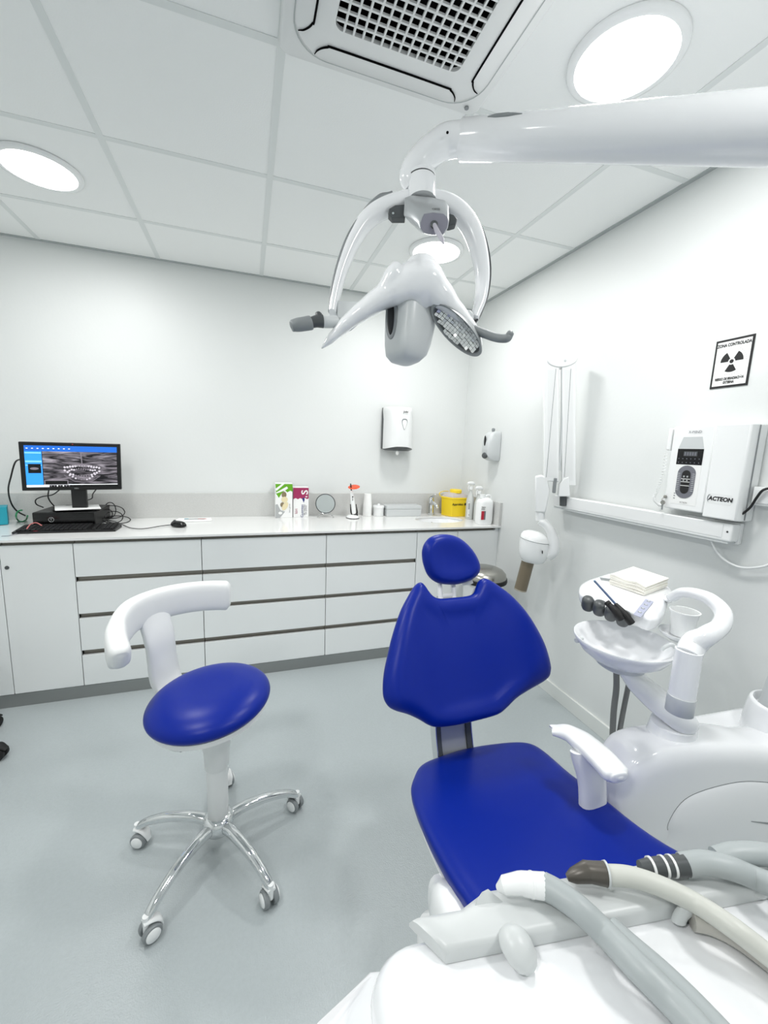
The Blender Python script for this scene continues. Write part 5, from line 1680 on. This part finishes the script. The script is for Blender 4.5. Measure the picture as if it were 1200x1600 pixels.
# ------------------------------------------------------------------ paper towel dispenser (back wall)
dx0, dx1, dz0, dz1 = -0.715, -0.495, 1.420, 1.707
pd = thing('paper_towel_dispenser', ((dx0 + dx1) / 2, 0, 1.5), 'white and grey paper towel dispenser on the back wall', 'dispenser')
mb = MB()
mb.loft([[X(dx0, -0.0005, z), X(dx1, -0.0005, z), X(dx1, -y, z), X(dx0, -y, z)] for z, y in ((dz0 - 0.02, 0.085), (dz0 + 0.05, 0.085), (dz1 - 0.02, 0.045), (dz1, 0.03))])
obj('back_tray', mb, 'dark_grey', pd, smooth=30, bevel=0.004)


def shell(z, sgn=0):
    # plan of the bowed cover at height z
    k = (z - dz0) / (dz1 - dz0)
    side = 0.088 - 0.045 * k
    fr_ = 0.165 - 0.012 * max(0, k - 0.85) / 0.15
    o = []
    n = 22
    for i in range(n + 1):
        s = -1 + 2 * i / n
        o.append(X((dx0 + dx1) / 2 + s * (dx1 - dx0 + 0.008) / 2, -(side + (fr_ - side) * (1 - abs(s) ** 3.2) ** 0.8), z))
    return o


rings = []
for z in (dz0, dz0 + 0.06, dz0 + 0.13, dz0 + 0.2, dz1 - 0.03, dz1 - 0.008, dz1 + 0.002):
    o = shell(z)
    if z == dz0:
        for i, p in enumerate(o):
            s = -1 + 2 * i / 22
            p.z += 0.020 * (1 - s * s) - 0.018
    if z > dz1:
        o = [X(p.x * .97 + (dx0 + dx1) / 2 * .03, p.y * 0.9, p.z) for p in o]
    bk_ = [X(dx1 + 0.002, -0.03 if z > dz0 + .2 else -0.05, o[-1].z), X(dx0 - 0.002, -0.03 if z > dz0 + .2 else -0.05, o[0].z)]
    rings.append(o + bk_)
mb = MB()
mb.loft(rings)
obj('cover', mb, 'white_satin', pd, smooth=50)
obj('under_tray', MB().loft([[X(p.x, p.y * 0.97, p.z - 0.001) for p in rings[0]], [X((dx0 + dx1) / 2 + (p.x - (dx0 + dx1) / 2) * .8, p.y * 0.75, dz0 - 0.030) for p in rings[0]]]), 'dark_grey', pd, smooth=40)
wx = -0.592
yf = -0.165
win = [(0, 0.040), (0.014, 0.037), (0.020, 0.022), (0.016, 0.002), (0.006, -0.026), (0, -0.034), (-0.006, -0.026), (-0.016, 0.002), (-0.020, 0.022), (-0.014, 0.037)]
obj('window_frame', MB().cushion(catmull([X(wx + a * 1.12, yf, 1.580 + b * 1.1) for a, b in win], 3, True), (0, -1, 0), 0.003, 0.003, back=0.01), 'mid_grey', pd, smooth=180)
obj('window_pane', MB().cushion(catmull([X(wx + a * .9, yf - 0.0025, 1.577 + b * .92) for a, b in win], 3, True), (0, -1, 0), 0.0028, 0.004, back=0.005), 'white_plastic', pd, smooth=180)
text('maker_mark', 'Jofel', 0.021, (wx + 0.004, yf - 0.004, 1.672), (1, 0, 0), (0, 0.06, 1), 'ink_black', pd, thick=0.002, fat=0.0005, shear=0.15)
obj('towel_tip', MB().lathe([(0.0, 0.0), (0.010, 0.008), (0.013, 0.020), (0.008, 0.032), (0.006, 0.04)], (wx - 0.028, -0.11, dz0 - 0.064), n=12), 'paper', pd, smooth=60)

# ------------------------------------------------------------------ soap dispenser (right wall)
sy0, sy1, sz0, sz1 = -0.525, -0.425, 1.350, 1.550
sd = thing('soap_dispenser', (0, (sy0 + sy1) / 2, 1.38), 'small grey soap dispenser on the right wall', 'dispenser')
rings = []
for z, d, w in ((sz0 - 0.006, 0.045, .9), (sz0 + 0.004, 0.075, .97), (sz0 + 0.04, 0.098, 1), (sz0 + 0.12, 0.10, 1), (sz1 - 0.03, 0.085, .98), (sz1 - 0.01, 0.07, .9), (sz1, 0.04, .8)):
    ym, hw_ = (sy0 + sy1) / 2, (sy1 - sy0) / 2 * w
    rings.append([X(-0.0006, ym + hw_, z), X(-d * .8, ym + hw_, z), X(-d, ym + hw_ * .75, z), X(-d, ym - hw_ * .75, z), X(-d * .8, ym - hw_, z), X(-0.0006, ym - hw_, z)])
mb = MB()
mb.loft(rings)
obj('dispenser_body', mb, 'pale_grey', sd, smooth=40, bevel=0.006, segs=3)
obj('level_window', MB().cushion([X(-0.1002, sy1 - 0.048 + 0.012 * math.cos(2 * PI * k / 24), 1.483 + 0.036 * math.sin(2 * PI * k / 24)) for k in range(24)], (-1, 0, 0), 0.003, 0.005), 'black_gloss', sd, smooth=180)
obj('push_button', MB().cushion([X(-0.095, (sy0 + sy1) / 2 + 0.028 * math.cos(2 * PI * k / 24), 1.380 + 0.022 * math.sin(2 * PI * k / 24)) for k in range(24)], (-1, 0, 0), 0.012, 0.012), 'dark_grey', sd, smooth=180)
obj('lock_knob', MB().lathe([(0.0, 0.0), (0.010, 0.0), (0.012, 0.010), (0.011, 0.020), (0.0, 0.024)], (-0.04, (sy0 + sy1) / 2, sz1), n=20), 'mid_grey', sd, smooth=60)

# ------------------------------------------------------------------ pedal bin behind the backrest
bnx, bny = -0.238, -0.80
bn = thing('pedal_bin', (bnx, bny, 0), 'round pedal bin with a stainless lid behind the backrest', 'bin')
obj('bin_body', MB().lathe([(0.0, 0.0), (0.118, 0.0), (0.122, 0.01), (0.128, 0.58), (0.0, 0.58)], (bnx, bny, 0), n=48), 'white_satin', bn, smooth=40)
obj('bin_rim', MB().lathe([(0.0, 0.578), (0.146, 0.578), (0.148, 0.586), (0.146, 0.604), (0.0, 0.604)], (bnx, bny, 0), n=48), 'black_rubber', bn, smooth=40)
obj('bin_lid', MB().lathe([(0.141, 0.600), (0.141, 0.612), (0.136, 0.632), (0.118, 0.652), (0.09, 0.664), (0.05, 0.672), (0.0, 0.674)], (bnx, bny, 0), n=64), 'steel', bn, smooth=60)
obj('bin_pedal', MB().obox((bnx - 0.06, bny - 0.12, 0.025), X(0.03, 0.015, 0), X(0.012, -0.03, 0), X(0, 0, 0.004)), 'black_rubber', bn, smooth=0, bevel=0.003)

# ------------------------------------------------------------------ wall x-ray unit
XB = -0.075
xb = thing('xray_generator', (0, -2.05, 1.2), 'white wall-mounted x-ray generator box with a black maker name', 'x-ray unit')


def bp(u, v, x=XB):
    return on(u, v, 0, x)


# big box: right part
c1, c2, c3, c4 = bp(1118, 663), bp(1179, 661), bp(1150, 814), bp(1097, 808)
yA = (c1.y + c4.y) / 2
yB = (c2.y + c3.y) / 2
zTop, zBot = (c1.z + c2.z) / 2, (c3.z + c4.z) / 2
mb = MB()
mb.loft([[X(-0.0008, yA, z), X(XB, yA, z), X(XB, yB + 0.03, z), X(XB * .93, yB + 0.008, z), X(XB * .75, yB, z), X(-0.0008, yB - 0.004, z)] for z in (zBot, zTop)])
obj('generator_cover', mb, 'white_plastic', xb, smooth=40, bevel=0.004)
obj('cover_seam', MB().box((-0.042, yB - 0.0045, zBot + 0.004), (-0.040, yB - 0.0015, zTop - 0.004)), 'mid_grey', xb, smooth=0)
tm = bp(1137, 781)
SH = Sheet(X(XB, yA, zTop), X(XB, yB, zTop), X(XB, yA, zBot), xb)
SH.rect('name_plate', 0.08, 0.735, 0.76, 0.845, 'white_satin')
SH.text('maker_name', 'ACTEON', 0.46, 0.79, 0.060, 'ink_black', fat=0.0009, shear=0.15, sx=0.95)
arc = [SH.P(0.145 + 0.05 * math.cos(math.radians(q)), 0.79 + 0.04 * math.sin(math.radians(q)), 0.0015) for q in range(100, 300, 15)]
obj('name_swoosh', MB().tube(arc, [0.0004 + 0.0008 * math.sin(PI * i / (len(arc) - 1)) for i in range(len(arc))], 6), 'mid_grey', xb)

XC = -0.070
ct = thing('xray_control_panel', (0, -1.9, 1.2), 'white x-ray control panel with oval keypad and black display', 'control panel')
d1, d2, d3, d4 = bp(1050, 666, XC), bp(1116, 664, XC), bp(1095, 803, XC), bp(1037, 792, XC)
zt_, zb_ = (d1.z + d2.z) / 2, (d3.z + d4.z) / 2
yc0, yc1 = (d1.y + d4.y) / 2 + 0.0, yA + 0.002
mb = MB()
mb.loft([[X(-0.0008, yc0 + 0.01, z), X(XC * .8, yc0 + 0.006, z), X(XC, yc0 - 0.012, z), X(XC, yc1, z), X(-0.0008, yc1, z)] for z in (zb_, zt_)])
obj('panel_housing', mb, 'white_plastic', ct, smooth=40, bevel=0.005)
PS = Sheet(X(XC, yc0 - 0.012, zt_), X(XC, yc1 + 0.0, zt_), X(XC, yc0 - 0.012, zb_), ct)
PS.poly('panel_recess', [(0.24, 0.13), (0.72, 0.13), (0.80, 0.27), (0.80, 0.30), (0.14, 0.30), (0.14, 0.27)], 'pale_grey')
PS.rect('keypad_plate', 0.14, 0.27, 0.80, 0.93, 'box_white')
PS.rect('display_window', 0.14, 0.27, 0.80, 0.455, 'black_gloss')
PS.rect('display_digits', 0.31, 0.30, 0.66, 0.355, 'dark_grey')
for k in range(5):
    PS.rect('digit', 0.335 + 0.065 * k, 0.308, 0.375 + 0.065 * k, 0.347, 'ink_grey', 0.0026)
for r in range(2):
    for k in range(6):
        PS.oval('indicator', 0.2 + 0.105 * k, 0.385 + 0.045 * r, 0.012, 0.006, 'ink_grey', 0.0022, n=8)


def stadium(a, b0, b1, ra, rb, n=12):
    return [(a + ra * math.cos(PI + PI * k / n), b0 + rb * math.sin(PI + PI * k / n)) for k in range(n + 1)] + [(a + ra * math.cos(PI * k / n), b1 + rb * math.sin(PI * k / n)) for k in range(n + 1)]


PS.poly('keypad_ring', stadium(0.46, 0.56, 0.76, 0.235, 0.095), 'ink_grey')
PS.poly('keypad_centre', stadium(0.46, 0.575, 0.745, 0.115, 0.055), 'ink_black')
for k in range(10):
    a = -PI / 2 + (k - 4.5) * 0.26
    PS.rect('keypad_divider', 0.235, 0.56 + 0.022 * k, 0.30, 0.563 + 0.022 * k, 'box_white', 0.0032)
    PS.rect('keypad_divider', 0.62, 0.56 + 0.022 * k, 0.685, 0.563 + 0.022 * k, 'box_white', 0.0032)
for b_ in (0.62, 0.655, 0.70):
    PS.rect('keypad_line', 0.345, b_, 0.575, b_ + 0.006, 'box_white', 0.0036)
for k in range(2):
    PS.rect('key_symbol', 0.39 + 0.09 * k, 0.585, 0.43 + 0.09 * k, 0.605, 'box_grey', 0.0036)
    PS.rect('key_symbol', 0.39 + 0.09 * k, 0.632, 0.43 + 0.09 * k, 0.648, 'box_grey', 0.0036)
PS.text('model_name', 'X-MIND', 0.53, 0.075, 0.042, 'ink_grey')
PS.text('small_name', 'ACTEON', 0.49, 0.905, 0.022, 'ink_black')
for b_ in (0.80, 0.83, 0.86):
    PS.rect('led', 0.2, b_, 0.235, b_ + 0.008, 'ink_grey', 0.0022)
ky = thing('lock_keys', PS.P(-0.03, 0.78), 'small metal keys hanging from the control panel lock', 'keys')
k0 = bp(1041, 776, -0.066)
obj('lock_barrel', MB().lathe([(0.0, 0.0), (0.0065, 0.0), (0.0065, 0.012), (0.0, 0.013)], k0 + X(0.004, 0, 0), (-1, 0, 0), 16), 'steel', ky)
k1 = bp(1036, 785, -0.080)
obj('key_head', MB().lathe([(0.0, 0.0), (0.009, 0.0), (0.009, 0.0025), (0.0, 0.0025)], k1, (-1, -.2, 0), 16), 'steel', ky)
obj('key_blade', MB().obox(k1 + X(0, 0.001, -0.018), X(0.001, 0, 0), X(0, 0.003, 0), X(0, 0, 0.012)), 'mid_grey', ky, smooth=0)
obj('key_ring', MB().tube([k0 + X(-0.012, 0.001, -0.004), k0 + X(-0.016, 0.006, -0.012), k1 + X(0, 0, 0.008)], 0.0012, 6, smooth=4), 'steel', ky)
# handset cord: coil
base_ = [bp(1041, 708, -0.055), bp(1036, 740, -0.058), bp(1027, 765, -0.058), bp(1022, 778, -0.058), bp(1028, 787, -0.058), bp(1034, 790, -0.055)]
cpth = catmull(base_, 40)
coil = []
for i, p in enumerate(cpth):
    d = (cpth[min(i + 1, len(cpth) - 1)] - cpth[max(i - 1, 0)]).normalized()
    a_, b_ = basis(d, (1, 0, 0))
    an = i * 2 * PI / 6
    coil.append(p + a_ * 0.0058 * math.cos(an) + b_ * 0.0058 * math.sin(an))
o = obj('coiled_cord', MB().tube(coil, 0.0013, 6), 'white_plastic', loc=coil[0], smooth=60)
tag(o, 'white coiled handset cord at the left of the control panel', 'cord')
hs = [bp(1047, 672, -0.10), bp(1043, 705, -0.10)]
obj('handset', MB().box((-0.062, yc0 + 0.010, zt_ - 0.095), (-0.015, yc0 + 0.026, zt_ - 0.006)), 'white_plastic', ct, smooth=0, bevel=0.006, segs=3)

# horizontal bracket below
RX = -0.062
rl = thing('xray_wall_rail', (0, -1.6, 1.11), 'white horizontal bracket arm along the wall under the control panel', 'bracket')
e0, e1, e2, e3 = bp(866, 775, RX), bp(1147, 818, RX), bp(1140, 846, RX), bp(864, 792, RX)
zr1, zr0 = (e0.z + e1.z) / 2, (e3.z + e2.z) / 2
yr0, yr1 = (e0.y + e3.y) / 2, (e1.y + e2.y) / 2
obj('rail_arm', MB().box((RX, yr1, zr0), (-0.018, yr0, zr1)), 'white_plastic', rl, smooth=0, bevel=0.006, segs=3)
obj('rail_cover', MB().box((RX - 0.0015, yr1 + 0.03, zr0 + 0.012), (RX, yr0 - 0.002, zr1 - 0.003)), 'white_satin', rl, smooth=0)
obj('rail_lip', MB().box((RX + 0.004, yr1 + 0.01, zr0 - 0.008), (-0.02, yr0, zr0 + 0.001)), 'pale_grey', rl, smooth=0)
obj('rail_mount', MB().box((-0.019, yr1 - 0.0, zr0 - 0.01), (-0.0006, yr1 + 0.20, zr1 + 0.004)), 'white_plastic', rl, smooth=0, bevel=0.003)
obj('rail_screw', MB().lathe([(0.0, 0.0), (0.0035, 0.0), (0.0, 0.002)], (RX - 0.001, yr1 + 0.014, (zr0 + zr1) / 2 + 0.004), (-1, 0, 0), 12), 'ink_black', rl)

# folded scissor arm
pc_ = on(877, 650, 0, -0.115)
tA = (pc_ - CAM).dot(FW)
rh = X(RT.x, RT.y, 0).normalized()
fh = X(FW.x, FW.y, 0).normalized()
# the arm pair faces the chair: broad side looks along -fh
rh = X(0.80, -0.60, 0).normalized()
fh = X(0.60, 0.80, 0).normalized()
sa = thing('xray_scissor_arm', X(pc_.x, pc_.y, 1.2), 'white folded x-ray scissor arm standing at the end of the bracket', 'x-ray arm')


def ap(u, v):
    return onplane(u, v, pc_, fh)


def armbox(name, u0, u1, v0, v1, dof, dep_, m='white_plastic', bev=0.006):
    a, b_ = ap((u0 + u1) / 2, v0), ap((u0 + u1) / 2, v1)
    w = (ap(u1, (v0 + v1) / 2) - ap(u0, (v0 + v1) / 2)).length / 2
    ax = (b_ - a) / 2
    return obj(name, MB().obox((a + b_) / 2 + fh * dof, rh * w, fh * dep_, ax), m, sa, smooth=0, bevel=bev, segs=3)


armbox('outer_arm', 849, 873, 566, 752, 0.0, 0.030)
armbox('inner_arm', 877, 899, 566, 758, 0.0, 0.030)
armbox('outer_inlay', 855.5, 869, 580, 745, -0.0305, 0.001, 'white_satin', 0.0)
armbox('inner_inlay', 881, 894, 580, 750, -0.0305, 0.001, 'white_satin', 0.0)
for (u0, v0, u1, v1) in ((868, 578, 853, 745), (891, 578, 881, 745)):
    a, b_ = ap(u0, v0) - fh * 0.0316, ap(u1, v1) - fh * 0.0316
    obj('arm_groove', MB().tube([a, b_], 0.0011, 6), 'mid_grey', sa)
# flat cable strap between the arms
cbp = [ap(878, 580), ap(878.5, 620), ap(877, 680), ap(873, 735)]
obj('arm_cable', MB().tube([p - fh * 0.022 for p in cbp], 0.0085, 10, ry=0.006, smooth=5), 'pale_grey', sa, smooth=60)
# top half-disc cap
cpc = ap(877.5, 561)
hw_ = (ap(902, 561) - ap(853, 561)).length / 2
cap = [cpc + rh * hw_ * math.cos(a) + X(0, 0, hw_ * 0.62 * math.sin(a)) for a in [PI + PI * k / 20 for k in range(21)]]
obj('arm_cap', MB().prism([p - fh * 0.036 for p in cap], fh * 0.072), 'white_plastic', sa, smooth=30, bevel=0.004)
obj('cap_screw', MB().lathe([(0.0, 0.0), (0.006, 0.0), (0.0, 0.002)], ap(882, 566) - fh * 0.0365, -fh, 14), 'pale_grey', sa)
# lower joint of the inner arm on the bracket
j0 = ap(883, 762)
jd = [ap(871, 775), ap(873, 757), ap(880, 747), ap(888, 744), ap(890, 775)]
obj('lower_joint', MB().prism([p - fh * 0.034 for p in jd], fh * 0.068), 'white_plastic', sa, smooth=30, bevel=0.005)
obj('joint_pin', MB().tube([ap(880, 772) + fh * 0.0, ap(880, 790) + fh * 0.0], 0.018, 16), 'dark_grey', sa)
obj('joint_catch', MB().obox(ap(866, 758) - fh * 0.02, rh * 0.008, fh * 0.02, X(0, 0, 0.040)), 'mid_grey', sa, smooth=0, bevel=0.003)
# lower bracket of the outer arm that drops to the tube head
lb = [ap(836, 744), ap(846, 742), ap(854, 746), ap(859, 765), ap(852, 800), ap(836, 799)]
obj('head_bracket', MB().prism([p - fh * 0.030 for p in lb], fh * 0.060), 'white_plastic', sa, smooth=30, bevel=0.006)
obj('bracket_collar', MB().tube([ap(844, 797), ap(844, 813)], [0.025, 0.025], 20), 'white_plastic', sa, smooth=50)

# tube head
th = thing('xray_tube_head', ap(842, 850), 'white x-ray tube head with a taupe cone hanging from the scissor arm', 'x-ray head')
yk_ = [ap(842, 814), ap(851, 818), ap(860, 830), ap(864.5, 848), ap(863, 862), ap(855, 870)]
mb = MB()
mb.tube(yk_, [0.022, 0.024, 0.026, 0.031, 0.032, 0.026], 20, ry=[0.03, 0.033, 0.036, 0.038, 0.038, 0.03], smooth=6, ref=tuple(fh))
obj('head_yoke', mb, 'white_plastic', th, smooth=60)
hc = ap(834, 856)
hx = (ap(858, 850) - ap(811, 850)).length / 2
hz = (ap(834, 832) - ap(834, 877)).length / 2
rings = []
for z, s in ((-1.0, 0.55), (-0.92, 0.74), (-0.7, 0.90), (-0.3, 1.0), (0.2, 1.0), (0.55, 0.98)):
    rings.append([hc + rh * (hx * s * math.cos(2 * PI * k / 40)) + fh * (hx * .9 * s * math.sin(2 * PI * k / 40)) + X(0, 0, hz * z - 0.012 * (math.cos(2 * PI * k / 40)) * (1 if z > 0 else 0.3)) for k in range(40)])
obj('head_body', MB().loft(rings), 'white_plastic', th, smooth=60)
rings2 = [[p + X(0, 0, 0.0015) for p in rings[-1]]]
for dz_, s in ((0.02, 0.94), (0.036, 0.78), (0.046, 0.5), (0.049, 0.2)):
    rings2.append([hc + rh * (hx * .98 * s * math.cos(2 * PI * k / 40)) + fh * (hx * .88 * s * math.sin(2 * PI * k / 40)) + X(0, 0, hz * .55 + dz_ - 0.012 * s * (math.cos(2 * PI * k / 40))) for k in range(40)])
obj('head_cap', MB().loft(rings2), 'white_plastic', th, smooth=60)
obj('cap_seam', MB().tube([p + (p - hc).normalized() * 0.0005 for p in rings[-1]] + [rings[-1][0]], 0.0014, 6), 'mid_grey', th)
k0, k1 = ap(826, 873), ap(813.5, 920)
wc_ = (ap(831, 880) - ap(810, 877)).length / 2
obj('cone_collar', MB().tube([k0 + (k0 - k1) * 0.25, k0 + (k1 - k0) * 0.08], [wc_ * 1.05, wc_ * 1.02], 28), 'white_plastic', th, smooth=50)
obj('cone', MB().tube([k0 + (k1 - k0) * 0.08, k1], [wc_ * .96, wc_ * .96], 32), 'taupe_cone', th, smooth=50)
obj('cone_tip', MB().tube([k1, k1 + (k1 - k0) * 0.04], [wc_ * .97, wc_ * .97], 32), mat('cone_rim', (168, 162, 148), 0.3), th, smooth=50)
obj('angle_mark', MB().obox(ap(846.5, 858) - fh * (hx * .93), rh * 0.002, fh * 0.012, X(0, 0, 0.006)), 'ink_black', th, smooth=0)

# ------------------------------------------------------------------ outlet and cables by the generator
ol_ = thing('wall_socket', (0, -2.13, 1.29), 'white wall socket box at the right edge beside the generator', 'socket')
o1, o2 = on(1188, 762, 0, 0), on(1188, 789, 0, 0)
obj('socket_box', MB().box((-0.035, o1.y - 0.115, o2.z), (-0.0006, o1.y, o1.z + 0.004)), 'white_plastic', ol_, smooth=0, bevel=0.003)
obj('socket_face', MB().box((-0.040, o1.y - 0.108, o2.z + 0.008), (-0.035, o1.y - 0.006, o1.z - 0.004)), 'white_satin', ol_, smooth=0, bevel=0.002)
g0 = on(1158, 804, 0, -0.05)
cable([g0 + X(0.0, 0.012, 0.0), g0, on(1172, 793, 0, -0.05), on(1182, 778, 0, -0.05), on(1192, 766, 0, -0.05), on(1206, 762, 0, -0.045)], 0.0042, 'black', 'black mains cable from the generator to the wall socket', 'mains_cable')
cable([on(1112, 846, 0, -0.03), on(1120, 862, 0, -0.03), on(1134, 876, 0, -0.025), on(1155, 886, 0, -0.02), on(1180, 887, 0, -0.02), on(1206, 880, 0, -0.02), on(1250, 850, 0, -0.02)], 0.0042, 'white_plastic', 'white cable sagging along the wall below the bracket', 'wall_cable')

# ------------------------------------------------------------------ radiation sign
sg = thing('radiation_sign', (0, -1.93, 1.76), 'white warning sign with black border and radiation trefoil on the wall', 'sign')
gy0, gy1, gz1, gz0 = -1.867, -1.993, 1.8455, 1.672
obj('sign_plate', MB().box((-0.003, gy1, gz0), (-0.0006, gy0, gz1)), 'ink_black', sg, smooth=0)
SG = Sheet(X(-0.003, gy0, gz1), X(-0.003, gy1, gz1), X(-0.003, gy0, gz0), sg)
SG.rect('sign_field', 0.055, 0.045, 0.945, 0.955, 'box_white')
asp = (gz1 - gz0) / (gy0 - gy1)
cxs_, cys_ = 0.5, 0.47
rr1, rr0 = 0.30, 0.075
for a0 in (-150, -30, 90):
    pts = []
    for k in range(11):
        a = math.radians(a0 - 30 + 6 * k)
        pts.append((cxs_ + rr1 * math.cos(a), cys_ + rr1 / asp * math.sin(a)))
    for k in range(10, -1, -1):
        a = math.radians(a0 - 30 + 6 * k)
        pts.append((cxs_ + rr0 * 1.25 * math.cos(a), cys_ + rr0 * 1.25 / asp * math.sin(a)))
    SG.poly('trefoil_blade', pts, 'ink_black', 0.0009)
    for k in range(7):
        a = math.radians(a0 - 30 + 10 * k)
        SG.oval('ray_dot', cxs_ + 0.375 * math.cos(a), cys_ + 0.375 / asp * math.sin(a), 0.008, 0.0055, 'ink_grey', 0.0009, n=6)
SG.oval('trefoil_hub', cxs_, cys_, 0.055, 0.055 / asp, 'ink_black', 0.0009)
SG.text('sign_text', 'ZONA CONTROLADA', 0.5, 0.125, 0.088, 'ink_black', h=0.0012, fat=0.0006, sx=0.72)
SG.text('sign_text', 'RIESGO DE IRRADIACI\u00d3N', 0.5, 0.82, 0.074, 'ink_black', h=0.0012, fat=0.0006, sx=0.64)
SG.text('sign_text', 'EXTERNA', 0.5, 0.895, 0.074, 'ink_black', h=0.0012, fat=0.0006, sx=0.64)
